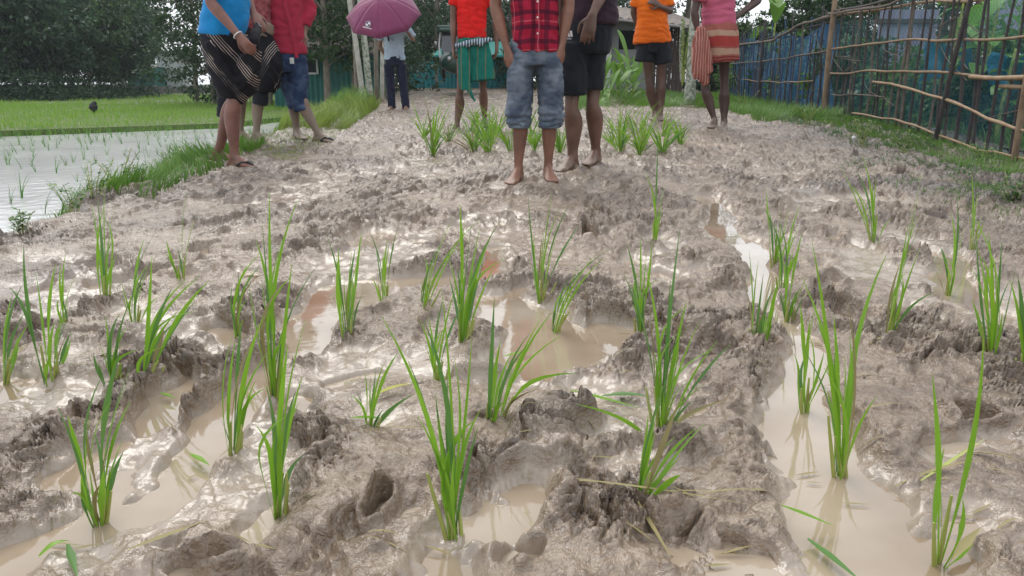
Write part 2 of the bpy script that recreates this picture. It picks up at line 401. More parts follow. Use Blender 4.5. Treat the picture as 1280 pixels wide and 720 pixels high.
def build_mud():
    ys = [0.35]
    while ys[-1] < 17: ys.append(ys[-1] + max(.0042, .0040*ys[-1]**1.15))
    while ys[-1] < 46: ys.append(ys[-1] + .35)
    ys = np.array(ys); nin = 720; no = 70
    s = np.linspace(0, 1, nin); rows = []
    for y in ys:
        L, Rr = xleft(y) - .75, xright(y) + .35
        a = max(L + .02, -.76*(y*.98 + .22)); b = min(Rr - .02, .76*(y*.98 + .22))
        rows.append(np.concatenate([np.linspace(L, a, no, endpoint=False), a + (b - a)*s, np.linspace(b, Rr, no + 1)[1:]]))
    X = np.array(rows); Y = np.repeat(ys[:, None], X.shape[1], 1)
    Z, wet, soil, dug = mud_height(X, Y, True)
    # pull the crests sideways a little so that lips overhang
    near = (1 - sst(5, 9, Y))
    X2 = X + near*.010*perlin(X*14, Y*14, 110)*(1 - wet) + near*.006*perlin(X*31, Y*31, 111)*(1 - wet)
    Y2 = Y - near*.35*np.clip(Z - base_g(X, Y), -.02, .05)*(1 - wet)
    ny, nx = X.shape
    i = np.arange(ny*nx).reshape(ny, nx)
    F = np.stack([i[:-1, :-1], i[:-1, 1:], i[1:, 1:], i[1:, :-1]], -1).reshape(-1, 4)
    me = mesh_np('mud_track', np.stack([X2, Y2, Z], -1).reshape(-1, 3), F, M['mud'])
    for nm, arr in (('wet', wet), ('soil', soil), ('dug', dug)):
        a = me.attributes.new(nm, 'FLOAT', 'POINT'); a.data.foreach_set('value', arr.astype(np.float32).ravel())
    o = link('mud_track', me); tag(o, 'trodden wet clay track full of footprints, ridges and puddles', kind='structure')
    print('mud verts', len(me.vertices))
    return o

def sheet(name, pts, z, material, kind='structure', label=None):
    V = [(x, y, z if not callable(z) else z(x, y)) for x, y in pts]
    o = obj(name, V, [list(range(len(V)))], material, smooth=False); tag(o, label, kind=kind); return o
# ------------------------------------------------------------------ generic shapes
def crom(P, n=4):
    """Catmull-Rom resample of rows of numbers"""
    P = [np.array(p, float) for p in P]; out = []
    if len(P) == 2: return [P[0] + (P[1] - P[0])*t for t in np.linspace(0, 1, n + 1)]
    Q = [2*P[0] - P[1]] + P + [2*P[-1] - P[-2]]
    for i in range(1, len(Q) - 2):
        p0, p1, p2, p3 = Q[i-1:i+3]
        for k in range(n):
            t = k/n; out.append(.5*((2*p1) + (-p0 + p2)*t + (2*p0 - 5*p1 + 4*p2 - p3)*t*t + (-p0 + 3*p1 - 3*p2 + p3)*t**3))
    out.append(P[-1]); return out
class MB:
    def __init__(s): s.V = []; s.F = []
    def tube(s, pts, rad, side=(1, 0, 0), n=12, res=3, cap='round'):
        """swept ellipse; rad = radius or (across, along depth) per point; side = direction of the first radius"""
        rows = [list(p) + (list(r) if hasattr(r, '__len__') else [r, r]) for p, r in zip(pts, rad)]
        rows = crom(rows, res) if len(rows) > 1 else rows
        P = [Vector(r[:3]) for r in rows]; Rr = [(max(r[3], 1e-4), max(r[4], 1e-4)) for r in rows]
        T = [(P[min(i+1, len(P)-1)] - P[max(i-1, 0)]).normalized() for i in range(len(P))]
        rings = []
        if cap == 'round':
            for a in (75, 50, 25):
                r = Rr[0]; m = min(r); rings.append((P[0] - T[0]*m*math.sin(R(a)), (r[0]*math.cos(R(a)), r[1]*math.cos(R(a))), T[0]))
        for p, r, t in zip(P, Rr, T): rings.append((p, r, t))
        if cap == 'round':
            for a in (25, 50, 75):
                r = Rr[-1]; m = min(r); rings.append((P[-1] + T[-1]*m*math.sin(R(a)), (r[0]*math.cos(R(a)), r[1]*math.cos(R(a))), T[-1]))
        b0 = len(s.V); sd = Vector(side)
        for p, r, t in rings:
            u = sd - t*sd.dot(t)
            if u.length < 1e-3: u = t.orthogonal()
            u.normalize(); w = t.cross(u)
            for k in range(n):
                a = 2*math.pi*k/n; s.V.append(p + u*(r[0]*math.cos(a)) + w*(r[1]*math.sin(a)))
        for i in range(len(rings) - 1):
            for k in range(n):
                a = b0 + i*n + k; b = b0 + i*n + (k+1) % n; s.F.append((a, b, b + n, a + n))
        s.F.append(tuple(b0 + k for k in range(n))[::-1]); e = b0 + (len(rings)-1)*n; s.F.append(tuple(e + k for k in range(n)))
        return s
    def ball(s, c, r, n=12, m=8):
        b0 = len(s.V); c = Vector(c)
        for i in range(1, m):
            a = math.pi*i/m
            for k in range(n):
                t = 2*math.pi*k/n; s.V.append(c + Vector((r[0]*math.sin(a)*math.cos(t), r[1]*math.sin(a)*math.sin(t), r[2]*math.cos(a))))
        for i in range(m - 2):
            for k in range(n):
                a = b0 + i*n + k; b = b0 + i*n + (k+1) % n; s.F.append((a, a + n, b + n, b))
        s.F.append(tuple(b0 + k for k in range(n))); e = b0 + (m-2)*n; s.F.append(tuple(e + k for k in range(n))[::-1])
        return s
    def box(s, c, d, rz=0, rx=0, ry=0):
        m = Matrix.Translation(Vector(c)) @ Matrix.Rotation(rz, 4, 'Z') @ Matrix.Rotation(rx, 4, 'X') @ Matrix.Rotation(ry, 4, 'Y')
        b = len(s.V); x, y, z = d[0]/2, d[1]/2, d[2]/2
        for i in (-1, 1):
            for j in (-1, 1):
                for k in (-1, 1): s.V.append(m @ Vector((i*x, j*y, k*z)))
        for f in ((0, 1, 3, 2), (4, 6, 7, 5), (0, 4, 5, 1), (2, 3, 7, 6), (0, 2, 6, 4), (1, 5, 7, 3)): s.F.append(tuple(b + q for q in f))
        return s
    def build(s, name, m, parent=None, smooth=True): return obj(name, s.V, s.F, m, parent, smooth)

def evaluated(o):
    dg = bpy.context.evaluated_depsgraph_get(); dg.update()
    me = bpy.data.meshes.new_from_object(o.evaluated_get(dg), preserve_all_data_layers=False, depsgraph=dg)
    return me
def remeshed(mb, voxel, name, m, parent=None, smooth=5, deci=None, disp=None):
    """fuse overlapping closed forms into one continuous skin"""
    o = obj('tmp', mb.V, mb.F, m, None)
    r = o.modifiers.new('r', 'REMESH'); r.mode = 'VOXEL'; r.voxel_size = voxel; r.use_smooth_shade = True
    if smooth: q = o.modifiers.new('s', 'SMOOTH'); q.factor = .5; q.iterations = smooth
    if deci: d = o.modifiers.new('d', 'DECIMATE'); d.ratio = deci
    me = evaluated(o); old = o.data; bpy.data.objects.remove(o); bpy.data.meshes.remove(old)
    me.name = name
    if not me.materials: me.materials.append(m)
    if disp:
        n = len(me.vertices); co = np.empty(n*3, np.float32); me.vertices.foreach_get('co', co); co = co.reshape(-1, 3)
        no_ = np.empty(n*3, np.float32); me.vertices.foreach_get('normal', no_); no_ = no_.reshape(-1, 3)
        co = co + no_*disp(co)[:, None]; me.vertices.foreach_set('co', co.astype(np.float32).ravel()); me.update()
    me.polygons.foreach_set('use_smooth', [True]*len(me.polygons))
    return link(name, me, parent)

# ------------------------------------------------------------------ blades, leaves, crowns (numpy)
def blades(name, P, H, Wd, lean, material, seg=2, parent=None, droop=.35, jitter=1.0, seed=0):
    """curved grass blades at points P (n,3); H heights, Wd widths, lean (n,) tip offset as a share of the height"""
    r = np.random.default_rng(seed); n = len(P); P = np.asarray(P, float)
    az = r.uniform(0, 2*np.pi, n)*jitter; d = np.stack([np.cos(az), np.sin(az), 0*az], 1); sd = np.stack([-np.sin(az), np.cos(az), 0*az], 1)
    # face the blade any way
    fa = r.uniform(0, 2*np.pi, n); sd = np.stack([np.cos(fa), np.sin(fa), 0*fa], 1)
    V = []; 
    for k in range(seg + 1):
        t = k/seg; w = Wd*(1 - t)**.7*.5 if k < seg else None
        c = P + d*(lean*H*t**1.8)[:, None]; c[:, 2] += H*(t - droop*lean*t**3)
        if k < seg: V += [c - sd*w[:, None], c + sd*w[:, None]]
        else: V += [c]
    V = np.stack(V, 1); m = V.shape[1]; idx = np.arange(n)[:, None]*m
    F = []
    for k in range(seg - 1):
        F += [idx + np.array([[2*k, 2*k+1, 2*k+3]]), idx + np.array([[2*k, 2*k+3, 2*k+2]])]
    F += [idx + np.array([[2*seg-2, 2*seg-1, 2*seg]])]
    me = mesh_np(name, V.reshape(-1, 3), np.concatenate(F, 0), material)
    return link(name, me, parent)
def leaf_cloud(n, blobs, size, seed=0, asp=.45, up=.3, shell=.55):
    """n two-triangle folded leaves scattered through ellipsoids blobs [(c, r)], denser towards each surface"""
    r = np.random.default_rng(seed); vol = np.array([b[1][0]*b[1][1]*b[1][2] for b in blobs])**.66; vol = vol/vol.sum()
    k = r.choice(len(blobs), n, p=vol); C = np.array([b[0] for b in blobs])[k]; Rr = np.array([b[1] for b in blobs])[k]
    d = r.normal(size=(n, 3)); d /= np.linalg.norm(d, axis=1)[:, None]
    rad = (shell + (1 - shell)*r.random(n))**.8*np.where(r.random(n) < .1, 1.18, 1.0)
    # sub-clumps: pull the leaves towards twig points
    P = C + Rr*d*rad[:, None]
    tw = P[r.choice(n, max(4, n//26))]; near = tw[r.integers(0, len(tw), n)] if False else None
    cell = size*4.5; j = np.floor(P/cell).astype(np.int64); hsh = (j[:, 0]*73856093 ^ j[:, 1]*19349663 ^ j[:, 2]*83492791) % 1000/1000.
    keep = hsh > .26; P, d = P[keep], d[keep]; n = len(P)
    cc = (j[keep] + .5)*cell; P = P + (cc - P)*.35*r.random(n)[:, None]
    s = size*r.uniform(.6, 1.35, n)
    ax = d*.7 + r.normal(size=(n, 3))*.7; ax[:, 2] -= .25; ax /= np.linalg.norm(ax, axis=1)[:, None]
    nn = r.normal(size=(n, 3))*.6; nn[:, 2] += up + .5; sd = np.cross(ax, nn); sd /= np.linalg.norm(sd, axis=1)[:, None] + 1e-6; nn = np.cross(sd, ax)
    a = P; b = P + ax*s[:, None]; m1 = P + ax*(s*.45)[:, None] + sd*(s*asp*.5)[:, None] + nn*(s*.08)[:, None]; m2 = P + ax*(s*.45)[:, None] - sd*(s*asp*.5)[:, None] + nn*(s*.08)[:, None]
    V = np.stack([a, m1, b, m2], 1).reshape(-1, 3); i = np.arange(n)[:, None]*4
    F = np.concatenate([i + np.array([[0, 1, 2]]), i + np.array([[0, 2, 3]])], 0)
    return V, F

leafmat('tree_leaf', (.02, .05, .018), (.05, .105, .03), (.11, .18, .05))
leafmat('tree_leaf_dark', (.018, .045, .022), (.042, .09, .036), (.09, .155, .055), rough=.4)
leafmat('tree_leaf_blue', (.03, .07, .04), (.07, .14, .07), (.14, .23, .10))
leafmat('grass', (.08, .18, .03), (.14, .28, .045), (.23, .34, .07), rough=.5, nscale=2)
leafmat('grass_dry', (.16, .25, .05), (.25, .34, .07), (.36, .38, .13), rough=.6, nscale=2)
leafmat('paddy', (.16, .31, .04), (.23, .40, .06), (.34, .47, .09), rough=.5, nscale=.8)
leafmat('rice_leaf', (.12, .29, .022), (.23, .44, .035), (.40, .54, .07), rough=.32, trans=.4, nscale=5, spec=.5)
leafmat('rice_leaf_dark', (.07, .17, .045), (.12, .26, .06), (.20, .34, .09), rough=.35, trans=.3, nscale=5)
leafmat('rice_stem', (.30, .38, .08), (.40, .44, .12), (.16, .14, .07), rough=.4, trans=.15, nscale=14)
leafmat('dry_leaf', (.20, .20, .07), (.30, .25, .11), (.12, .085, .05), rough=.6, trans=.1, nscale=20)
leafmat('yellow_leaf', (.40, .42, .05), (.50, .50, .08), rough=.5, nscale=12)
leafmat('weed', (.05, .13, .04), (.09, .20, .05), (.16, .27, .08))
leafmat('big_leaf', (.10, .26, .05), (.17, .36, .07), (.26, .42, .10), rough=.4, nscale=6)
mat('bark', (.16, .13, .10), (.26, .23, .19), .9, 14, bstr=.6, bdist=.02, msc=(1, 1, .35))
mat('bark_pale', (.30, .29, .25), (.48, .47, .42), .9, 9, bstr=.5, bdist=.01)
mat('bark_moss', (.16, .18, .12), (.42, .44, .38), .9, 16, bstr=.4, bdist=.01, pos=(.42, .56))

def ground_at(x, y): return float(base_g(x, y))

def tree_mesh(seed, h, cr, leaf, nleaf, low=.25, spread=1.0, nb=16):
    r = random.Random(seed); t = MB()
    top = Vector((r.uniform(-.3, .3), r.uniform(-.3, .3), h*.85)); mid = Vector((r.uniform(-.25, .25), r.uniform(-.25, .25), h*.45))
    rb = h*.009 + .03
    t.tube([(0, 0, -.3), mid*.5 + Vector((r.uniform(-.1, .1), 0, 0)), mid, (mid + top)/2, top], [rb*1.3, rb, rb*.8, rb*.5, rb*.15], n=8)
    blobs = []
    for i in range(nb):
        z = h*(low + (1 - low)*(i + .5)/nb); a = i*2.4 + r.uniform(-.5, .5)
        fr = math.sin(math.pi*min(1, (z/h - low*.6)/(1.02 - low*.6)))**.6
        d = cr*spread*fr*r.uniform(.35, .8)
        c = Vector((math.cos(a)*d, math.sin(a)*d, z)); q = cr*r.uniform(.30, .50)*(.55 + .45*fr)
        blobs.append((tuple(c), (q, q, q*r.uniform(.6, .85))))
        s = Vector((mid.x*z/h, mid.y*z/h, max(.15*h, z - d*.6)))
        t.tube([s, (s + c)/2 + Vector((0, 0, .1*d)), c], [rb*.38, rb*.25, rb*.08], n=5, res=2)
    return t, leaf_cloud(nleaf, blobs, leaf, seed)
def make_tree(name, x, y, z, h, cr, leaf, nleaf, seed, label, group=None, lm='tree_leaf', bark='bark', cat='tree', low=.25, nb=16, spread=1.0):
    t, (V, F) = tree_mesh(seed, h, cr, leaf, nleaf, low, spread, nb)
    e = empty(name, (x, y, z), label, cat, group)
    o = link('trunk', mesh_py('trunk', t.V, t.F, M[bark]), e, False)
    c = link('crown', mesh_np('crown', V, F, M[lm]), e, False)
    return e
def copy_thing(root, loc, label=None, rz=0, sc=1.0):
    r = root.copy(); COL.objects.link(r); r.location = loc; r.rotation_euler.z = rz; r.scale = (sc, sc, sc) if not hasattr(sc, '__len__') else sc
    if label: r['label'] = label
    for ch in list(root.children):
        c = ch.copy(); COL.objects.link(c); c.parent = r
        for g in ch.children:
            d = g.copy(); COL.objects.link(d); d.parent = c
    return r
# ------------------------------------------------------------------ people
def skin(name, c, c2=None, mud=None):
    """skin, with dried mud up to a height above the ground (object z)"""
    m = bpy.data.materials.new(name); t, b = nodes(m)
    n = noise(t, 6, 6, .65); col = ramp(t, n, [(.32, tuple(q*1.12 for q in c)), (.66, c2 or tuple(q*.62 for q in c))])
    if mud:
        tcn = t.nodes.new('ShaderNodeTexCoord'); sp = t.nodes.new('ShaderNodeSeparateXYZ'); t.links.new(tcn.outputs['Object'], sp.inputs[0])
        nn = noise(t, 13, 4, .7); mm = t.nodes.new('ShaderNodeMath'); mm.operation = 'MULTIPLY_ADD'; mm.inputs[1].default_value = .42; t.links.new(nn, mm.inputs[0]); t.links.new(sp.outputs[2], mm.inputs[2])
        mr = t.nodes.new('ShaderNodeMapRange'); mr.inputs['From Min'].default_value = mud + .26; mr.inputs['From Max'].default_value = mud + .14; t.links.new(mm.outputs[0], mr.inputs[0])
        mi = t.nodes.new('ShaderNodeMixRGB'); mi.inputs[2].default_value = (.20, .15, .108, 1); t.links.new(mr.outputs[0], mi.inputs[0]); t.links.new(col, mi.inputs[1]); col = mi.outputs[0]
    t.links.new(col, b.inputs['Base Color']); b.inputs['Roughness'].default_value = .48; b.inputs['Subsurface Weight'].default_value = .04
    b.inputs['Subsurface Radius'].default_value = (.02, .01, .005)
    bump(t, b, noise(t, 34, 5, .7), .35, .006); M[name] = m; return m
def fabric(name, c, c2=None, rough=.85, scale=7, msc=None, weave=.25):
    m = mat(name, c, c2 or tuple(q*.8 for q in c), rough, scale, spec=.2, bstr=.55, bdist=.014, bscale=15, msc=msc)
    m.node_tree.nodes['Principled BSDF'].inputs['Sheen Weight'].default_value = .08; return m
def stripes(name, base, bands, axis='Z', rough=.85, plaid=None):
    """bands: [(centre, half width, colour)] along an object axis, metres; plaid = more bands along X"""
    m = bpy.data.materials.new(name); t, b = nodes(m)
    tcn = t.nodes.new('ShaderNodeTexCoord'); sp = t.nodes.new('ShaderNodeSeparateXYZ')
    n = t.nodes.new('ShaderNodeTexNoise'); n.inputs['Scale'].default_value = 6; t.links.new(tcn.outputs['Object'], n.inputs['Vector'])
    vm = t.nodes.new('ShaderNodeMixRGB'); vm.blend_type = 'ADD'; vm.inputs[0].default_value = .04; t.links.new(tcn.outputs['Object'], vm.inputs[1]); t.links.new(n.outputs['Color'], vm.inputs[2])
    t.links.new(vm.outputs[0], sp.inputs[0])
    n2 = noise(t, 10, 4); col = ramp(t, n2, [(.3, base), (.7, tuple(q*.75 for q in base))])
    for ax, bl in ((axis, bands), ('X', plaid or [])):
        o = sp.outputs[{'X': 0, 'Y': 1, 'Z': 2}[ax]]
        for item in bl:
            c, w, cl = item[:3]; per = item[3] if len(item) > 3 else None; src = o
            if per:
                w1 = t.nodes.new('ShaderNodeMath'); w1.operation = 'WRAP'; w1.inputs[1].default_value = per/2; w1.inputs[2].default_value = -per/2; t.links.new(o, w1.inputs[0]); src = w1.outputs[0]
            a = t.nodes.new('ShaderNodeMath'); a.operation = 'SUBTRACT'; a.inputs[1].default_value = c; t.links.new(src, a.inputs[0])
            d = t.nodes.new('ShaderNodeMath'); d.operation = 'ABSOLUTE'; t.links.new(a.outputs[0], d.inputs[0])
            l = t.nodes.new('ShaderNodeMath'); l.operation = 'LESS_THAN'; l.inputs[1].default_value = w; t.links.new(d.outputs[0], l.inputs[0])
            f = t.nodes.new('ShaderNodeMath'); f.operation = 'MULTIPLY'; f.inputs[1].default_value = item[4] if len(item) > 4 else .9; t.links.new(l.outputs[0], f.inputs[0])
            mi = t.nodes.new('ShaderNodeMixRGB'); mi.inputs[2].default_value = (*cl, 1); t.links.new(f.outputs[0], mi.inputs[0]); t.links.new(col, mi.inputs[1]); col = mi.outputs[0]
    t.links.new(col, b.inputs['Base Color']); b.inputs['Roughness'].default_value = rough; b.inputs['Specular IOR Level'].default_value = .2
    bump(t, b, noise(t, 45, 3), .3, .004); M[name] = m; return m
def denim(name, c1, c2, scale=9, pos=(.42, .62)):
    m = mat(name, c1, c2, .85, scale, spec=.2, bstr=.5, bdist=.008, bscale=26, pos=pos, detail=8); return m

def folds(seed, amp, fx=9, fz=22, tilt=.0, pinch=None):
    """cloth wrinkles, drawn out across the body or down it"""
    def f(co):
        x = co[:, 0] + co[:, 1]*.8; z = co[:, 2]
        a = perlin(x*fx + tilt*z*fz + .8*perlin(x*4, z*5, seed + 3), z*fz + .7*perlin(x*5, z*4, seed + 4), seed)
        b = perlin(x*fx*2.1, z*fz*1.9 - tilt*x*8, seed + 1)
        h = amp*((1 - 2.2*np.abs(a)).clip(-1, 1)*.8 + .35*b)
        if pinch: h = h*(1 + pinch[1]*np.exp(-((z - pinch[0])/.08)**2))
        return h.astype(np.float32)
    return f

class Person:
    def __init__(s, label, fpix, H, Yoff=0, name='person', group='people standing on the muddy track', k=None):
        g = G(*fpix); s.Y = g.y + Yoff; s.g = g; s.sc = FPX/(s.Y*CT - (g.z + .5 - CAM_H)*ST); s.H = H/s.sc; s.k = (k or min(1.04, max(.9, s.H/1.70)))
        s.fy = fpix[1]; s.Hp = H; s.body = MB(); s.z0 = g.z
        s.e = empty(name, (g.x, s.Y, g.z), label, 'person', group)
        print(label[:30], 'Y %.2f H %.2f z %.2f' % (s.Y, s.H, g.z))
    def p(s, px, py, dy=0): return W(px, py, s.Y + dy)
    def leg(s, hip, knee, ankle, toe, cov=4, th=1.0):
        """hip/knee/ankle = (px, py, dy); toe = unit ground direction (x, y)"""
        k = s.k*th; h, kn, an = s.p(*hip), s.p(*knee), s.p(*ankle)
        t = Vector((toe[0], toe[1], 0)).normalized(); sd = t.cross(Vector((0, 0, 1)))
        gz = an.z - .075*s.k
        back = -t
        pts = [h, h.lerp(kn, .35) + t*.012*k, h.lerp(kn, .75), kn + t*.006*k, kn.lerp(an, .14), kn.lerp(an, .32) + back*.016*k, kn.lerp(an, .58) + back*.008*k, kn.lerp(an, .84), an]
        rad = [(.078, .085), (.076, .08), (.060, .062), (.053, .056), (.046, .050), (.050, .055), (.041, .044), (.029, .033), (.031, .036)]
        cf = [(.70 if i < cov else 1.0) for i in range(9)]
        if cov == 3: cf[2] = .85
        s.body.tube(pts, [(a*k*c, b*k*c) for (a, b), c in zip(rad, cf)], side=sd, n=14)
        s.foot(an, t, sd, gz)
    def foot(s, an, t, sd, gz):
        k = s.k; z = Vector((0, 0, 1)); b = Vector((an.x, an.y, gz))
        s.body.tube([an + z*.01*k, b - t*.022*k + z*.038*k], [(.030*k, .034*k), (.030*k, .030*k)], side=sd, n=12)
        s.body.tube([b - t*.035*k + z*.028*k, b + t*.03*k + z*.034*k, b + t*.09*k + z*.026*k, b + t*.135*k + z*.017*k],
                    [(.029*k, .028*k), (.033*k, .036*k), (.042*k, .026*k), (.044*k, .016*k)], side=sd, n=14)
        s.body.tube([an + t*.012*k, b + t*.07*k + z*.045*k, b + t*.12*k + z*.026*k], [(.026*k, .030*k), (.030*k, .024*k), (.034*k, .014*k)], side=sd, n=12)
        for i, (o, l, r) in enumerate(((-.031, .068, .0125), (-.010, .066, .0088), (.006, .060, .0082), (.020, .052, .0078), (.033, .042, .0078))):
            q = b + sd*(o*k) + t*.125*k + z*.014*k
            s.body.tube([q, q + t*l*.6*k + z*.004*k, q + t*l*k - z*.004*k], [r*k*1.15, r*k, r*k*.9], side=sd, n=8, res=2)
        FEET.append((b.x + t.x*.02*k, b.y + t.y*.02*k, gz, .062)); FEET.append((b.x + t.x*.12*k, b.y + t.y*.12*k, gz, .065))
    def arm(s, sh, el, wr, tip, palm=(0, 1, 0), curl=.35, thumb=1, fist=False, spread=.0):
        k = s.k; a, e, w, f = s.p(*sh), s.p(*el), s.p(*wr), s.p(*tip)
        s.body.tube([a, a.lerp(e, .4), a.lerp(e, .8), e, e.lerp(w, .2), e.lerp(w, .5), e.lerp(w, .85), w],
                    [.046*k, (.044*k, .046*k), .038*k, .036*k, (.040*k, .038*k), (.034*k, .033*k), (.026*k, .023*k), (.027*k, .021*k)], side=Vector(palm).cross(w - e), n=14)
        s.hand(w, (f - w).normalized(), Vector(palm).normalized(), curl, thumb, spread)
    def hand(s, w, d, palm, curl, thumb, spread=0):
        """w wrist, d towards the knuckles, palm = way the palm faces, thumb = +-1 side"""
        k = s.k*1.04; palm = (palm - d*palm.dot(d)).normalized(); sd = d.cross(palm)*thumb      # sd = thumb side
        kn = w + d*.085*k
        s.body.tube([w - d*.01*k, w + d*.03*k, w + d*.07*k, kn], [(.026*k, .018*k), (.033*k, .017*k), (.040*k, .0155*k), (.039*k, .0125*k)], side=sd, n=14)
        for i, (o, L) in enumerate(((.030, .070), (.0105, .078), (-.009, .073), (-.028, .058))):
            b = kn - d*.008*k + sd*(o*k); c = curl*(1 + .18*i) ; dd = (d + sd*(spread*(1.5 - i)*.25 + o*1.5)).normalized()
            q = [b]; ang = c*.35
            for j, fr in enumerate((.45, .32, .24)):
                v = dd*math.cos(ang) + palm*math.sin(ang); q.append(q[-1] + v*L*fr*k); ang += c*(.9 if j == 0 else .7)
            s.body.tube(q, [.0092*k, .0088*k, .0080*k, .0070*k], side=sd, n=8, res=2)
        b = w + d*.022*k + sd*.022*k; t1 = b + (d*.55 + sd*.75 + palm*.25).normalized()*.040*k; t2 = t1 + (d*.9 + sd*.28 + palm*.3).normalized()*.030*k; t3 = t2 + (d*.95 + palm*.35).normalized()*.024*k
        s.body.tube([b, t1, t2, t3], [.0145*k, .0115*k, .0100*k, .0080*k], side=palm, n=8, res=2)
    def torso(s, hipc, chest, face, hw=.155, sw=.17):
        """pelvis, waist, chest, neck and head; hipc/chest = (px, py, dy); face = way the person looks (x, y)"""
        k = s.k; f = Vector((face[0], face[1], 0)).normalized(); sd = f.cross(Vector((0, 0, 1))); z = Vector((0, 0, 1))
        h, c = s.p(*hipc), s.p(*chest); s.f, s.sd, s.hipc, s.chest = f, sd, h, c; up = (c - h).normalized()
        s.body.tube([h - up*.04*k, h + up*.04*k, h.lerp(c, .42), h.lerp(c, .8), c + up*.06*k, c + up*.115*k, c + up*.15*k],
                    [(hw*.86*k, .10*k), (hw*k, .11*k), (hw*.83*k, .095*k), (sw*.92*k, .11*k), (sw*k, .105*k), (sw*.72*k, .075*k), (.06*k, .06*k)], side=sd, n=20)
        n0 = c + up*.13*k; hd = n0 + up*.20*k + f*.025*k; s.head_c = hd
        s.body.tube([n0, n0 + up*.05*k + f*.006*k, n0 + up*.11*k + f*.012*k], [.058*k, .052*k, .05*k], side=sd, n=14)
        s.body.ball(hd, (.078*k, .078*k, .105*k), 18, 12)
        s.body.ball(hd + f*.022*k + z*.01*k, (.068*k, .068*k, .09*k), 16, 10)
        s.body.tube([hd - z*.055*k + f*.01*k, hd - z*.09*k + f*.05*k], [(.055*k, .045*k), (.034*k, .028*k)], side=sd, n=12)
        s.body.tube([hd + z*.012*k + f*.078*k, hd - z*.022*k + f*.100*k], [(.008*k, .010*k), (.015*k, .012*k)], side=sd, n=8)
        for q in (-.052, -.062): s.body.tube([hd + z*q*k + f*.083*k - sd*.02*k, hd + z*q*k + f*.087*k, hd + z*q*k + f*.083*k + sd*.02*k], [.004*k, .0065*k, .004*k], n=6, res=1)
        for q in (-1, 1):
            s.body.ball(hd + sd*(q*.079*k), (.014*k, .018*k, .032*k), 8, 6)
            s.body.tube([hd + f*.070*k + sd*(q*.018*k) + z*.030*k, hd + f*.066*k + sd*(q*.045*k) + z*.030*k], [.006*k, .005*k], n=6, res=1)
        hair = MB(); hair.ball(hd - f*.014*k + z*.022*k, (.088*k, .088*k, .106*k), 18, 12)
        eyes = MB()
        for q in (-1, 1): eyes.ball(hd + f*.079*k + sd*(q*.031*k) + z*.010*k, (.011*k, .011*k, .011*k), 8, 6)
        s.hair, s.eyes = hair, eyes
    def finish(s, skinm, voxel=.0068):
        remeshed(s.body, voxel, 'body', M[skinm], s.e, smooth=2, deci=.32)
        h = s.hair.build('hair', M['hair'], s.e)
        for v in h.data.vertices:                        # hairline: clear the face
            d = v.co - s.head_c
            if d.dot(s.f) > .02*s.k and d.z < .055*s.k: v.co -= s.f*(.05*s.k + d.dot(s.f)*.6)
        s.eyes.build('eyes', M['eye'], s.e)
    def wear(s, mb, name, m, voxel=.011, seed=1, amp=.006, fx=9, fz=22, tilt=0, pinch=None, smooth=3, label=None):
        o = remeshed(mb, voxel, name, M[m], s.e, smooth=smooth, disp=folds(seed, amp, fx, fz, tilt, pinch))
        if label: o['label'] = label
        return o
    def shirt(s, hem, m, flare=1.0, sleeves=(), seed=1, amp=.007, fz=22, tilt=.1, hw=None, name='shirt', fx=7, depth=1.0, bulge=.0):
        """hem = (px, py, dy) centre of the hem; sleeves = [(shoulder, elbowish end, radius0, radius1)]"""
        k = s.k; b = MB(); he = s.p(*hem); c = s.chest; up = (c - he).normalized(); w = hw or .165
        b.tube([he, he + up*.05*k, he.lerp(c, .5) + s.f*bulge*k, c - up*.02*k, c + up*.07*k, c + up*.125*k, c + up*.155*k],
               [(w*flare*k, .125*depth*k), (w*flare*.99*k, .125*depth*k), (w*.97*k, .118*depth*k), (.178*k, .124*k), (.188*k, .118*k), (.135*k, .085*k), (.068*k, .066*k)], side=s.sd, n=24, cap=None)
        for a, e, r0, r1 in sleeves:
            A, E = s.p(*a), s.p(*e); b.tube([A.lerp(c, .3), A, A.lerp(E, .5), E], [r0*k, r0*k, (r0*.5 + r1*.5)*k, r1*k], n=14, cap=None)
        return s.wear(b, name, m, seed=seed, amp=amp, fz=fz, tilt=tilt, fx=fx)

mat('hair', (.012, .010, .009), (.022, .018, .015), .55, 30, bstr=.6, bscale=120)
mat('eye', (.02, .012, .01), (.03, .02, .015), .2, 30, bstr=0)
skin('skin_brown', (.25, .135, .085)); skin('skin_dark', (.17, .09, .058)); skin('skin_tan', (.33, .175, .115))

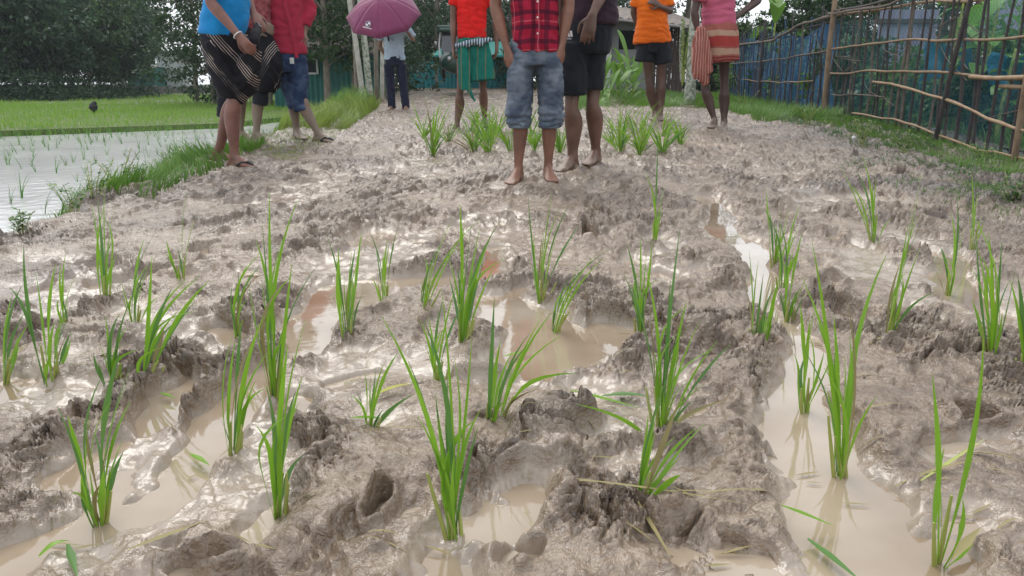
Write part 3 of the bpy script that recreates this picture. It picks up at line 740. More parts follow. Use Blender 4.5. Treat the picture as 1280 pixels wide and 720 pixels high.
def build_people():
    # ---- boy in the red plaid shirt, facing the camera
    fabric('denim_boy', (.035, .05, .075)); denim('denim_washed', (.065, .085, .12), (.21, .245, .29), 11, (.38, .70))
    stripes('plaid_red', (.36, .012, .04), [(0, .012, (.05, .006, .02), .075, .75), (.03, .0035, (.55, .12, .15), .15, .6)], 'Z',
            plaid=[(0, .012, (.05, .006, .02), .07, .65), (.028, .003, (.6, .15, .18), .14, .55)])
    s = Person('boy in a sleeveless red plaid shirt and rolled washed jeans standing barefoot, nearest of all', (664, 229), 330)
    skin('skin_boy', (.25, .115, .074), mud=.015)
    s.torso((669, 52, 0), (668, -38, 0), (0, -1), .135, .150)
    s.leg((654, 66, 0), (650, 138, -.01), (648, 213, 0), (-.35, -1)); s.leg((686, 66, 0), (688, 138, -.01), (685, 210, .02), (.12, -1))
    s.arm((628, -50, 0), (619, 8, 0), (634, 62, -.03), (645, 96, -.06), (.75, .65, 0), .45, -1)
    s.arm((710, -50, 0), (711, 8, 0), (702, 58, -.03), (693, 96, -.06), (-.75, .65, 0), .5, 1)
    s.finish('skin_boy', .0062)
    b = MB(); k = s.k
    b.tube([s.p(669, 48), s.p(669, 66), s.p(669, 82)], [(.148*k, .112*k), (.158*k, .120*k), (.155*k, .118*k)], n=20, cap=None)
    for x0, x1, x2, x3 in ((653, 650, 648, 649), (685, 688, 689, 687)):
        b.tube([s.p(x0, 72), s.p(x1, 100), s.p(x1, 126), s.p(x2, 140, .0), s.p(x2, 148), s.p(x3, 156), s.p(x3, 158)], [(.082*k, .105*k), (.082*k, .095*k), (.080*k, .086*k), (.082*k, .088*k), (.078*k, .086*k), (.070*k, .078*k), (.062*k, .07*k)], n=18, cap=None)
    s.wear(b, 'jeans', 'denim_washed', .009, 3, .0065, 11, 34, .35, pinch=(s.p(669, 146).z, .8))
    c = MB()
    for x3 in (649, 687): c.tube([s.p(x3, 152), s.p(x3, 160)], [(.073*k, .080*k), (.069*k, .076*k)], n=18, cap=None)
    s.wear(c, 'rolled_cuff', 'denim_cuff', .008, 5, .004, 12, 40)
    s.shirt((670, 66, -.005), 'plaid_red', 1.0, [((632, -50), (626, -18), .062, .060), ((706, -50), (709, -18), .062, .060)], 11, .009, 10, .5, hw=.148, fx=14)
    pk = MB()
    for i in range(4): pk.ball(s.p(672, 42 - 20*i, -.145*k), (.006, .004, .006), 8, 6)
    pk.build('buttons', M['white_trim'], s.e); MB().tube([s.p(673, 64, -.145*k), s.p(672, 30, -.142*k), s.p(671, -30, -.14*k)], [(.014, .004)]*3, n=8).build('placket', M['plaid_red'], s.e)

    # ---- man in black beside him
    skin('skin_b2', (.17, .09, .062), mud=.08)
    fabric('black_shirt', (.022, .014, .020), (.045, .022, .035)); fabric('black_shorts', (.010, .012, .016), (.016, .018, .024))
    s = Person('man in a black shirt and black sports shorts with his hand in front of him', (726, 213), 372)
    s.torso((733, 38, .02), (738, -45, .02), (-.35, -1), .15, .165)
    s.leg((718, 55, 0), (715, 134, -.03), (716, 198, 0), (-.75, -1), th=1.12); s.leg((744, 55, .05), (741, 130, .03), (745, 190, .12), (-.5, -1), th=1.08)
    s.arm((770, -60, 0), (757, -18, -.13), (740, 20, -.24), (731, 62, -.26), (.25, 1, -.1), .28, -1, spread=.15)
    s.arm((703, -60, .05), (698, -10, .12), (702, 45, .12), (704, 75, .1), (1, .3, 0), .4, 1)
    s.finish('skin_b2', .0066)
    b = MB(); k = s.k
    b.tube([s.p(734, 20), s.p(733, 45), s.p(732, 66)], [(.148*k, .115*k), (.160*k, .125*k), (.150*k, .12*k)], n=20, side=s.sd, cap=None)
    b.tube([s.p(719, 55, -.02), s.p(716, 85, -.02), s.p(716, 119, -.02)], [(.086*k, .10*k), (.090*k, .10*k), (.092*k, .10*k)], n=18, cap=None)
    b.tube([s.p(741, 55, .03), s.p(739, 85, .04), s.p(737, 112, .04)], [(.086*k, .10*k), (.088*k, .10*k), (.090*k, .10*k)], n=18, cap=None)
    s.wear(b, 'shorts', 'black_shorts', .010, 21, .006, 12, 8, .3)
    s.shirt((737, 33, 0), 'black_shirt', 1.08, [((764, -60), (764, -34, -.08), .07, .068), ((706, -60), (702, -30, .05), .07, .066)], 22, .008, 14, .5, hw=.165)
    # three-bar mark and word on the thigh
    lg = MB(); o = s.p(711, 46, -.165); 
    u = Vector((.9, -.30, 0)).normalized()
    for i, (x0, hh) in enumerate(((-.020, .013), (-.004, .024), (.012, .036))):
        a = o + u*x0; V0 = len(lg.V)
        for dx, dz in ((0, 0), (.0135, 0), (.006, hh), (-.007, hh*.92)): lg.V.append(a + u*dx + Vector((0, 0, dz)))
        for dx, dz in ((0, 0), (.0135, 0), (.006, hh), (-.007, hh*.92)): lg.V.append(a + u*dx + Vector((0, .004, dz)))
        lg.F += [(V0, V0+1, V0+2, V0+3), (V0+4, V0+7, V0+6, V0+5), (V0, V0+4, V0+5, V0+1), (V0+2, V0+1, V0+5, V0+6), (V0+3, V0+2, V0+6, V0+7), (V0, V0+3, V0+7, V0+4)]
    lg.build('printed_mark', M['white_trim'], s.e, False)
    word('adidas', o + Vector((-.024, .0, -.016)), .017, math.atan2(u.y, u.x), s.e, 'white_trim')

    # ---- man in the blue shirt (left), facing right
    fabric('blue_shirt', (.012, .24, .55), (.01, .19, .46), scale=5)
    skin('skin_b3', (.23, .10, .072), mud=0.05)
    stripes('lungi_black', (.014, .012, .016), [(.0, .0028, (.50, .36, .32), .018, .0)], 'Z')
    lungi_print('lungi_print', (.012, .011, .014), (.62, .52, .46), 1)
    s = Person('man in a bright blue shirt and folded black lungi standing in flip-flops on the left', (292, 211), 300)
    s.torso((282, 42, .0), (284, -38, .0), (1, -.15), .14, .16)
    s.leg((286, 55, -.05), (292, 122, -.05), (293, 197, -.05), (1, -.35), th=1.05); s.leg((280, 55, .08), (297, 115, .08), (272, 192, .10), (.9, .05))
    s.arm((262, -42, -.17), (264, 4, -.20), (298, 44, -.24), (316, 66, -.26), (.2, 1, .3), .55, -1)
    s.arm((298, -40, .14), (306, -10, .16), (317, 17, .10), (326, 34, .05), (-.2, .5, -1), .6, 1)
    s.finish('skin_b3', .0066)
    b = MB(); k = s.k
    b.tube([s.p(280, 30), s.p(281, 52), s.p(287, 80), s.p(292, 105), s.p(293, 122)], [(.13*k, .14*k), (.138*k, .152*k), (.14*k, .15*k), (.13*k, .132*k), (.108*k, .105*k)], side=s.sd, n=24, cap=None)
    b.tube([s.p(316, 60, -.12), s.p(312, 82, -.1), s.p(306, 105, -.06), s.p(300, 118, -.04)], [.05*k, .075*k, .085*k, .06*k], n=16)
    s.wear(b, 'lungi', 'lungi_print', .010, 31, .012, 8, 6, .8)
    t = MB(); t.tube([s.p(322, 34, -.02), s.p(318, 52, -.2), s.p(322, 72, -.16), s.p(313, 92, -.15), s.p(300, 110, -.13)], [.028*k, .035*k, .028*k, .032*k, .03*k], n=12)
    t.tube([s.p(262, 56, -.2), s.p(275, 78, -.2), s.p(292, 100, -.17), s.p(303, 96, -.15), s.p(318, 70, -.17)], [.03*k, .028*k, .03*k, .026*k, .02*k], n=12)
    s.wear(t, 'lungi_gather', 'lungi_print', .009, 32, .006, 14, 10, .5)
    s.shirt((278, 46, 0), 'blue_shirt', .98, [((264, -42, -.13), (262, -22, -.17), .066, .064), ((296, -40, .1), (300, -20, .14), .066, .062)], 33, .007, 9, -.5, hw=.155, depth=1.25, bulge=.02)
    w = MB(); wv = s.p(300, 47, -.24); d = (s.p(316, 66, -.26) - wv).normalized()
    for i in range(16):
        a = 2*math.pi*i/15; u1 = d.orthogonal().normalized(); w1 = d.cross(u1); w.V += []
    ring(w, s.p(297.5, 44, -.24), (s.p(298, 44, -.24) - s.p(264, 4, -.20)).normalized(), .031*k, .004)
    w.build('bracelet', M['white_trim'], s.e)
    flipflop(s, s.p(293, 197, -.05), (1, -.35), 'black_rubber'); flipflop(s, s.p(272, 192, .10), (.9, .05), 'tan_rubber')

    # ---- man half hidden behind him
    lungi_print('lungi_print2', (.010, .010, .013), (.55, .48, .44), 2)
    fabric('maroon_shirt', (.16, .02, .03), (.35, .12, .12), scale=22)
    skin('skin_b4', (.20, .135, .095), mud=0.34)
    s = Person('man with muddy bare feet and black lungi half hidden behind the blue shirt', (322, 182), 262)
    s.torso((316, 40, 0), (318, -30, 0), (1, -.2), .14, .155)
    s.leg((318, 55, 0), (326, 115, .0), (320, 168, 0), (1, -.35), th=.95); s.leg((305, 55, .15), (304, 112, .16), (300, 166, .22), (1, -.25), th=.95)
    s.arm((306, -35, -.1), (306, 5, -.12), (322, 28, -.2), (334, 34, -.2), (0, 1, -.2), .6, -1)
    s.arm((330, -35, .15), (336, 5, .15), (338, 30, .05), (336, 45, 0), (-1, 0, 0), .6, 1)
    s.finish('skin_b4', .0072)
    b = MB(); k = s.k
    b.tube([s.p(314, 35), s.p(318, 55), s.p(324, 78), s.p(326, 98), s.p(325, 112)], [(.13*k, .14*k), (.14*k, .17*k), (.15*k, .19*k), (.15*k, .175*k), (.13*k, .13*k)], side=s.sd, n=24, cap=None)
    s.wear(b, 'lungi', 'lungi_print2', .011, 41, .012, 9, 6, .8)
    t = MB(); t.tube([s.p(326, 106), s.p(326, 120), s.p(325, 131)], [.075*k, .066*k, .062*k], n=14, cap=None); t.tube([s.p(292, 95, .15), s.p(280, 120, .17), s.p(277, 146, .19)], [.07*k, .05*k, .04*k], n=14, cap=None)
    s.wear(t, 'leggings', 'black_shorts', .010, 42, .005)
    s.shirt((316, 42, 0), 'maroon_shirt', .95, [((306, -35, -.1), (306, -12, -.12), .062, .06), ((330, -35, .14), (334, -12, .15), .062, .06)], 43, .007, 10, .4, hw=.15, depth=1.1)

    # ---- man in the long red shirt and rolled jeans
    fabric('red_shirt', (.36, .025, .055), (.28, .02, .045), scale=5); denim('denim_blue', (.018, .032, .075), (.075, .11, .19), 8, (.42, .66))
    skin('skin_b5', (.20, .125, .09), mud=0.36)
    s = Person('man in a long red button shirt and rolled blue jeans, hand on hip', (384, 180), 248)
    s.torso((362, 60, 0), (352, -20, 0), (.45, -1), .14, .165)
    s.leg((354, 80, .03), (366, 120, .05), (371, 163, .08), (.5, -.8)); s.leg((372, 80, 0), (376, 122, -.02), (398, 168, -.05), (1, -.45))
    s.arm((374, -25, .05), (389, 14, .10), (380, 40, .04), (373, 49, -.03), (-.6, .3, -1), .5, 1)
    s.arm((332, -28, -.05), (322, 15, -.02), (330, 45, -.05), (334, 62, -.05), (1, 0, 0), .4, -1)
    s.finish('skin_b5', .0072)
    b = MB(); k = s.k
    b.tube([s.p(360, 62), s.p(362, 76), s.p(364, 90)], [(.135*k, .11*k), (.145*k, .12*k), (.135*k, .11*k)], n=20, side=s.sd, cap=None)
    b.tube([s.p(355, 82, .03), s.p(361, 105, .04), s.p(367, 124, .05), s.p(369, 134, .06)], [.088*k, .078*k, .066*k, .062*k], n=16, cap=None)
    b.tube([s.p(372, 82), s.p(374, 105), s.p(374, 124, -.02), s.p(378, 138, -.02)], [.086*k, .08*k, .068*k, .066*k], n=16, cap=None)
    s.wear(b, 'jeans', 'denim_blue', .010, 51, .007, 8, 20, .3)
    s.shirt((361, 68, 0), 'red_shirt', 1.02, [((372, -26, .04), (388, 12, .09), .062, .060), ((388, 10, .09), (382, 32, .05), .058, .048), ((333, -28, -.05), (324, 10, -.02), .06, .058)], 52, .008, 12, .5, hw=.155)
    bt = MB(); 
    bt.tube([s.p(371, 72, -.13*k), s.p(365, 40, -.135*k), s.p(355, 0, -.13*k)], [(.016, .004)]*3, n=8); bt.build('placket', M['red_shirt'], s.e)
    MB().box(s.p(365, 76, -.135*k), (.035, .008, .05), .4).build('belt_buckle', M['steel'], s.e, False)
    flipflop(s, s.p(398, 168, -.05), (1, -.45), 'black_rubber')

    # ---- person under the umbrella
    fabric('pale_blue_shirt', (.42, .52, .62), (.30, .38, .48), scale=4); fabric('navy_trousers', (.012, .016, .035), (.02, .025, .05))
    s = Person('person in a pale blue shirt and navy trousers under the umbrella', (498, 137), 122)
    s.torso((494, 70, 0), (493, 42, 0), (-.1, 1), .145, .165)
    s.leg((486, 76, 0), (488, 105, 0), (490, 132, 0), (-.2, -1)); s.leg((501, 76, 0), (503, 105, 0), (507, 132, 0), (.2, -1))
    s.arm((510, 38, 0), (517, 50, -.02), (508, 38, -.12), (503, 33, -.16), (-1, 0, 0), 1.2, 1)
    s.arm((477, 38, 0), (475, 58, .05), (482, 70, .15), (488, 72, .18), (1, 0, 0), .5, -1)
    s.finish('skin_brown', .010)
    b = MB(); k = s.k
    b.tube([s.p(493.5, 66), s.p(493.5, 74), s.p(493.5, 82)], [(.15*k, .115*k), (.165*k, .13*k), (.15*k, .115*k)], n=18, cap=None)
    b.tube([s.p(486, 80), s.p(488, 105), s.p(490, 135)], [.088*k, .078*k, .066*k], n=14, cap=None); b.tube([s.p(501, 80), s.p(504, 105), s.p(507.5, 135)], [.088*k, .078*k, .066*k], n=14, cap=None)
    s.wear(b, 'trousers', 'navy_trousers', .013, 61, .006)
    s.shirt((493, 75, 0), 'pale_blue_shirt', 1.12, [((509, 38, 0), (516, 47, -.02), .07, .066), ((478, 38, 0), (476, 50, .03), .068, .064)], 62, .012, 10, .3)
    umbrella(s)

    # ---- man in the red football shirt and green lungi
    shirt_grad('red_orange_shirt'); 
    stripes('green_lungi', (.012, .17, .13), [(0, .004, (.35, .16, .03), .09, .5)], 'X')
    stripes('waist_scarf', (.05, .09, .14), [(0, .006, (.55, .60, .62), .03, .8)], 'X')
    skin('skin_b7', (.18, .09, .062), mud=0.2)
    s = Person('man in a red and orange shirt with a green lungi knotted at the waist', (584, 162), 225)
    s.torso((592, 42, 0), (589, -20, 0), (-.12, -1), .145, .165)
    s.leg((580, 55, 0), (575, 118, 0), (571, 157, 0), (-.6, -.8)); s.leg((603, 55, .05), (604, 112, .1), (606, 150, .18), (.2, -1))
    s.arm((568, -18, 0), (567, 25, .02), (567, 60, 0), (567, 78, -.02), (1, .2, 0), 1.3, -1)
    s.arm((611, -18, 0), (620, 25, .04), (621, 56, .02), (620, 74, 0), (-1, .2, 0), .6, 1)
    s.finish('skin_b7', .0075)
    b = MB(); k = s.k
    b.tube([s.p(591, 48), s.p(592, 60), s.p(594, 80), s.p(596, 101)], [(.150*k, .125*k), (.168*k, .135*k), (.188*k, .145*k), (.205*k, .145*k)], side=s.sd, n=26, cap=None)
    s.wear(b, 'lungi', 'green_lungi', .010, 71, .011, 20, 2.5, .2)
    t = MB(); t.tube([s.p(578, 57, -.15*k), s.p(583, 80, -.17*k), s.p(584, 105, -.17*k), s.p(593, 126, -.16*k)], [(.03*k, .02*k), (.05*k, .015*k), (.035*k, .012*k), (.012*k, .008*k)], side=(1, 0, 0), n=14)
    t.tube([s.p(582, 60, -.15*k), s.p(577, 95, -.17*k), s.p(579, 112, -.17*k)], [(.02*k, .02*k), (.035*k, .012*k), (.03*k, .01*k)], n=12)
    s.wear(t, 'lungi_tail', 'green_lungi', .008, 72, .004, 20, 3)
    t = MB(); t.tube([s.p(569, 58), s.p(578, 56, -.16*k), s.p(592, 53, -.165*k), s.p(608, 50, -.12*k), s.p(613, 50, 0)], [(.022*k), .026*k, .03*k, .024*k, .022*k], n=12)
    t.ball(s.p(584, 55, -.17*k), (.045*k, .035*k, .035*k)); t.ball(s.p(601, 54, -.17*k), (.04*k, .035*k, .038*k))
    s.wear(t, 'waist_knot', 'waist_scarf', .008, 73, .006, 16, 16)
    s.shirt((590, 48, 0), 'red_orange_shirt', .96, [((570, -18, 0), (568, 7, .01), .064, .062), ((610, -18, 0), (617, 7, .02), .064, .062)], 74, .009, 16, .35, hw=.16)

    # ---- man in orange, further back
    fabric('orange_shirt', (.78, .16, .008), (.64, .12, .008), scale=5); skin('skin_b8', (.12, .066, .048), mud=0.3)
    s = Person('man in an orange shirt and short black shorts standing by the leafy plants', (822, 151), 193)
    s.torso((817, 45, 0), (815, -10, 0), (-.1, -1), .145, .165)
    s.leg((808, 60, 0), (811, 105, 0), (819, 142, .05), (.1, -1), th=1.05); s.leg((825, 60, 0), (827, 105, 0), (825, 147, 0), (.05, -1), th=1.05)
    s.arm((797, -10, 0), (792, 15, .06), (800, 40, .12), (806, 46, .16), (0, -1, 0), .5, -1)
    s.arm((833, -10, 0), (838, 14, -.03), (825, 8, -.17), (817, 2, -.20), (0, 1, -.4), .7, 1)
    s.finish('skin_b8', .0078)
    b = MB(); k = s.k
    b.tube([s.p(816, 44), s.p(816, 56), s.p(816, 66)], [(.16*k, .12*k), (.175*k, .13*k), (.165*k, .12*k)], n=20, cap=None)
    b.tube([s.p(807, 60), s.p(805, 77)], [(.095*k, .10*k), (.105*k, .11*k)], n=16, cap=None); b.tube([s.p(826, 60), s.p(829, 79)], [(.092*k, .10*k), (.100*k, .11*k)], n=16, cap=None)
    s.wear(b, 'shorts', 'black_shorts', .010, 81, .010, 16, 5)
    s.shirt((815, 54, 0), 'orange_shirt', 1.24, [((799, -10, 0), (794, 8, .04), .068, .066), ((832, -10, 0), (836, 8, -.02), .068, .066)], 82, .010, 16, .3, depth=1.22)

    # ---- man in pink with the red striped lungi
    fabric('pink_shirt', (.58, .13, .21), (.46, .10, .17), scale=5)
    zz = 0
    s = Person('man in a pink shirt and red striped lungi with hand on hip near the fence', (897, 161), 215)
    zh = s.p(896, 76).z
    stripes('lungi_red', (.33, .10, .08), [(zh + .045, .006, (.16, .02, .02)), (zh + .020, .006, (.16, .02, .02)), (zh + .10, .032, (.42, .27, .19)), (zh + .195, .045, (.33, .04, .035)), (zh + .27, .025, (.42, .27, .19))], 'Z')
    stripes('gamcha', (.33, .10, .08), [(0, .004, (.48, .30, .24), .026, .8)], 'X')
    skin('skin_b9', (.085, .045, .036), mud=0.24)
    s.torso((899, 30, 0), (898, -24, 0), (-.55, -.8), .145, .16)
    s.leg((886, 50, 0), (881, 112, -.02), (893, 150, -.04), (-.5, -1), th=1.0); s.leg((905, 50, .05), (905, 112, .06), (905, 153, .04), (-.3, -1), th=1.1)
    s.arm((921, -18, .05), (948, 0, .12), (921, 21, -.03), (903, 27, -.12), (-.5, .8, -.3), .35, -1, spread=.35)
    s.arm((876, -18, -.05), (868, 15, -.06), (872, 42, -.05), (873, 60, -.05), (1, 0, 0), .5, 1)
    s.finish('skin_b9', .0075)
    b = MB(); k = s.k
    b.tube([s.p(898, 30), s.p(898, 38), s.p(897, 56), s.p(897, 78)], [(.155*k, .13*k), (.185*k, .15*k), (.205*k, .16*k), (.205*k, .16*k)], side=s.sd, n=26, cap=None)
    s.wear(b, 'lungi', 'lungi_red', .010, 91, .006, 12, 5, .1)
    t = MB(); t.tube([s.p(876, 37, -.15*k), s.p(873, 60, -.17*k), s.p(876, 88, -.17*k), s.p(882, 104, -.16*k)], [(.04*k, .025*k), (.06*k, .028*k), (.075*k, .03*k), (.03*k, .015*k)], n=14)
    t.tube([s.p(880, 40, -.15*k), s.p(884, 62, -.18*k), s.p(885, 90, -.18*k)], [(.02*k, .02*k), (.035*k, .02*k), (.045*k, .02*k)], n=12)
    t.tube([s.p(872, 42, -.13*k), s.p(868, 70, -.15*k), s.p(871, 96, -.15*k)], [(.02*k, .02*k), (.035*k, .02*k), (.035*k, .02*k)], n=12)
    s.wear(t, 'hanging_cloth', 'gamcha', .008, 92, .012, 24, 3, .2)
    s.shirt((898, 33, 0), 'pink_shirt', 1.0, [((918, -18, .04), (930, -8, .07), .066, .062), ((878, -18, -.05), (872, 2, -.06), .066, .064)], 93, .009, 14, .6)

def ring(mb, c, ax, r, t, n=18):
    u = ax.orthogonal().normalized(); w = ax.cross(u)
    pts = [c + u*(r*math.cos(2*math.pi*i/n)) + w*(r*math.sin(2*math.pi*i/n)) for i in range(n + 1)]
    mb.tube(pts, [t]*(n + 1), side=ax, n=6, res=1)
def word(text, loc, size, rz, parent, m, tilt=math.pi/2):
    c = bpy.data.curves.new('print', 'FONT'); c.body = text; c.size = size; c.extrude = .0008; o = bpy.data.objects.new('tmp', c); COL.objects.link(o)
    o.rotation_euler = (tilt, 0, rz); o.location = loc; bpy.context.view_layer.update()
    me = evaluated(o); me.transform(o.matrix_world); bpy.data.objects.remove(o)
    me.materials.clear(); me.materials.append(M[m]); return link('lettering', me, parent)
def flipflop(s, an, t, m):
    k = s.k; t = Vector((t[0], t[1], 0)).normalized(); sd = t.cross(Vector((0, 0, 1))); b = Vector((an.x, an.y, an.z - .083*k)); z = Vector((0, 0, 1))
    MB().tube([b - t*.06*k, b + t*.05*k, b + t*.13*k, b + t*.19*k], [(.032*k, .008*k), (.038*k, .008*k), (.046*k, .008*k), (.034*k, .008*k)], side=sd, n=16).build('sandal', M[m], s.e)
    q = b + t*.155*k + z*.035*k; x = MB()
    x.tube([q, b + t*.10*k + z*.058*k + sd*.025*k, b + t*.05*k + z*.03*k + sd*.045*k], [.007*k, (.011*k, .005*k), .006*k], n=8); x.tube([q, b + t*.10*k + z*.058*k - sd*.025*k, b + t*.05*k + z*.03*k - sd*.045*k], [.007*k, (.011*k, .005*k), .006*k], n=8)
    x.build('strap', M[m], s.e)
def lungi_print(name, base, line, seed):
    """black cloth with a printed band of fine pale lines slanting across it and a lined hem"""
    m = bpy.data.materials.new(name); t, b = nodes(m)
    tcn = t.nodes.new('ShaderNodeTexCoord'); mpn = t.nodes.new('ShaderNodeMapping'); mpn.inputs['Rotation'].default_value = (0, R(38 if seed == 1 else -30), 0)
    t.links.new(tcn.outputs['Object'], mpn.inputs[0])
    w = t.nodes.new('ShaderNodeTexWave'); w.inputs['Scale'].default_value = 21; w.inputs['Distortion'].default_value = 1.6; w.inputs['Detail'].default_value = 1; w.inputs['Detail Scale'].default_value = .5
    t.links.new(mpn.outputs[0], w.inputs['Vector'])
    w2 = t.nodes.new('ShaderNodeTexWave'); w2.bands_direction = 'X'; w2.inputs['Scale'].default_value = 2.3; w2.inputs['Distortion'].default_value = 3; w2.inputs['Phase Offset'].default_value = 1.5 + seed
    t.links.new(mpn.outputs[0], w2.inputs['Vector'])
    a = ramp(t, w.outputs[1], [(.80, (0, 0, 0)), (.90, (.8, .8, .8))]); c = ramp(t, w2.outputs[1], [(.55, (0, 0, 0)), (.66, (1, 1, 1))])
    f = t.nodes.new('ShaderNodeMixRGB'); f.blend_type = 'MULTIPLY'; f.inputs[0].default_value = 1; t.links.new(a, f.inputs[1]); t.links.new(c, f.inputs[2])
    n = noise(t, 5, 3); rn = ramp(t, n, [(.40, (.15, .15, .15)), (.55, (1, 1, 1))])
    f2 = t.nodes.new('ShaderNodeMixRGB'); f2.blend_type = 'MULTIPLY'; f2.inputs[0].default_value = 1; t.links.new(f.outputs[0], f2.inputs[1]); t.links.new(rn, f2.inputs[2])
    mi = t.nodes.new('ShaderNodeMixRGB'); mi.inputs[1].default_value = (*base, 1); mi.inputs[2].default_value = (*line, 1); t.links.new(f2.outputs[0], mi.inputs[0])
    t.links.new(mi.outputs[0], b.inputs['Base Color']); b.inputs['Roughness'].default_value = .85; b.inputs['Specular IOR Level'].default_value = .2; M[name] = m
def shirt_grad(name):
    """red knit shirt whose dyed hem turns orange and yellow (dye bands, in the cloth)"""
    z = G(584, 162).z
    stripes(name, (.72, .018, .015), [(z + .86, .030, (.80, .13, .01)), (z + .83, .018, (.85, .32, .03)), (z + .93, .012, (.80, .08, .01))], 'Z')
def umbrella(s):
    e = empty('umbrella', s.p(503, 33, -.16), 'purple umbrella with a round white emblem held over the far person', 'umbrella')
    c = s.p(479, 18, -.42); ax = Vector((-.05, -.62, .78)).normalized(); sx = Vector((1, 0, 0)); sx = (sx - ax*sx.dot(ax)).normalized(); sy = ax.cross(sx)
    Rr, n = .625, 8; rows = 7; V = []; F = []
    def pt(i, j, sub=6):
        a = 2*math.pi*j/(n*sub); m = abs((j % sub)/sub - .5)*2          # 1 on a rib, 0 between
        t = i/rows; r = Rr*t*(1 - .075*(1 - m*m)*t); sag = -.33*(t**1.9)*(1) - .028*t*(1 - m*m)*(-1)*.4
        return c + sx*(r*math.cos(a)) + sy*(r*math.sin(a)) + ax*(.30 + sag)
    sub = 6
    pan = []
    for q in range(n):
        V = []; F = []
        for i in range(rows + 1):
            for j in range(sub + 1): V.append(pt(i, q*sub + j))
        for i in range(rows):
            for j in range(sub): a = i*(sub + 1) + j; F.append((a, a + sub + 1, a + sub + 2, a + 1))
        o = obj('panel', V, F, M['umbrella_cloth'], e); md = o.modifiers.new('s', 'SOLIDIFY'); md.thickness = .002
        MB().tube([pt(i, q*sub) - ax*.006 for i in range(rows + 1)], [.004]*(rows + 1), n=6, res=1).build('rib', M['steel'], e)
    MB().tube([c + ax*.36, c - ax*.45], [.008, .008], n=8).build('shaft', M['steel'], e)
    MB().tube([c - ax*.42, c - ax*.52, c - ax*.55 + sx*.04, c - ax*.50 + sx*.07], [.014]*4, n=8).build('handle', M['black_rubber'], e)
    # emblem printed on the lower front panel
    nrm = None
    best = None
    for q in range(n):                                    # the panel turned to the camera side
        m_ = pt(6, q*sub + 3)
        if best is None or m_.z - m_.y*0 < best[0]: best = (m_.z, q)
    q = best[1]; pc = pt(5.4, q*sub + 3); pa = pt(5.4, q*sub + 2); pb = pt(5.4, q*sub + 4); pd = pt(4.4, q*sub + 3)
    u = (pb - pa).normalized(); 
    if u.x < 0: u = -u
    v = (pd - pc).normalized(); v = (v - u*v.dot(u)).normalized(); nn = u.cross(v)
    if nn.y > 0: nn = -nn
    pc = pc + nn*.012
    def disc(r0, r1, a0, a1, m, off, name, cen=pc):
        Vv = []; Ff = []; k = 14
        for i in range(k + 1):
            a = a0 + (a1 - a0)*i/k; d = u*math.cos(a) + v*math.sin(a); Vv += [cen + d*r0 + nn*off, cen + d*r1 + nn*off]
        for i in range(k): Ff.append((2*i, 2*i + 1, 2*i + 3, 2*i + 2))
        return Vv, Ff
    Vv, Ff = [], []
    for r0, r1, a0, a1 in ((.046, .050, 0, 2*math.pi), (.0, .034, 0, math.pi/2), (.0, .034, math.pi, 1.5*math.pi)):
        a, b = disc(r0, r1, a0, a1, None, .001, ''); o = len(Vv); Vv += a; Ff += [tuple(z + o for z in f) for f in b]
    obj('emblem', Vv, Ff, M['white_trim'], e, False)
    Vv, Ff = [], []
    for r0, r1, a0, a1 in ((.034, .046, 0, 2*math.pi), (.0, .034, math.pi/2, math.pi), (.0, .034, 1.5*math.pi, 2*math.pi)):
        a, b = disc(r0, r1, a0, a1, None, .0008, ''); o = len(Vv); Vv += a; Ff += [tuple(z + o for z in f) for f in b]
    obj('emblem_field', Vv, Ff, M['emblem_grey'], e, False)
    lt = MB(); x = -.075
    rr = random.Random(3)
    while x < .075:
        w = rr.uniform(.007, .012); p0 = pc - v*.068 + u*x + nn*.002; h = .017 if x < -.04 else .012
        b = len(lt.V)
        lt.V += [p0, p0 + u*w, p0 + u*w + v*h, p0 + v*h]; lt.F.append((b, b+1, b+2, b+3)); x += w + .003
    lt.build('small_print', M['white_trim'], e, False)

fabric('white_trim', (.75, .74, .72), (.66, .65, .63)); mat('steel', (.35, .35, .34), (.45, .45, .44), .35, 20, bstr=0, metal=.8)
mat('black_rubber', (.015, .015, .017), (.03, .03, .03), .6, 20, bstr=.2); mat('tan_rubber', (.22, .15, .06), (.10, .07, .05), .7, 20, bstr=.2)
fabric('umbrella_cloth', (.21, .042, .105), (.17, .034, .088), .5, 3); fabric('emblem_grey', (.14, .09, .16), (.12, .08, .14))
denim('denim_cuff', (.10, .14, .19), (.20, .25, .30), 9, (.4, .65))
# ------------------------------------------------------------------ pond, paddy field, far ground
def scatter_poly(pts, n, seed, fade=None):
    """n random points in polygon pts"""
    r = np.random.default_rng(seed); P = np.array(pts); lo, hi = P.min(0), P.max(0); out = []
    while sum(len(o) for o in out) < n:
        q = lo + (hi - lo)*r.random((n*2, 2)); ins = np.zeros(len(q), bool)
        for i in range(len(P)):
            a, b = P[i], P[i-1]; c = ((a[1] > q[:, 1]) != (b[1] > q[:, 1])) & (q[:, 0] < (b[0] - a[0])*(q[:, 1] - a[1])/(b[1] - a[1] + 1e-12) + a[0]); ins ^= c
        q = q[ins]
        if fade is not None: q = q[r.random(len(q)) < fade(q)]
        out.append(q)
    return np.concatenate(out)[:n]

mat('garden_soil', (.10, .11, .05), (.06, .075, .03), .95, 2.5, bscale=12, bstr=.6, bdist=.04)
mat('field_mud', (.12, .16, .05), (.09, .12, .04), .9, 3, bscale=14)
mat('far_grass', (.05, .10, .03), (.08, .13, .04), .95, .6, bscale=3)

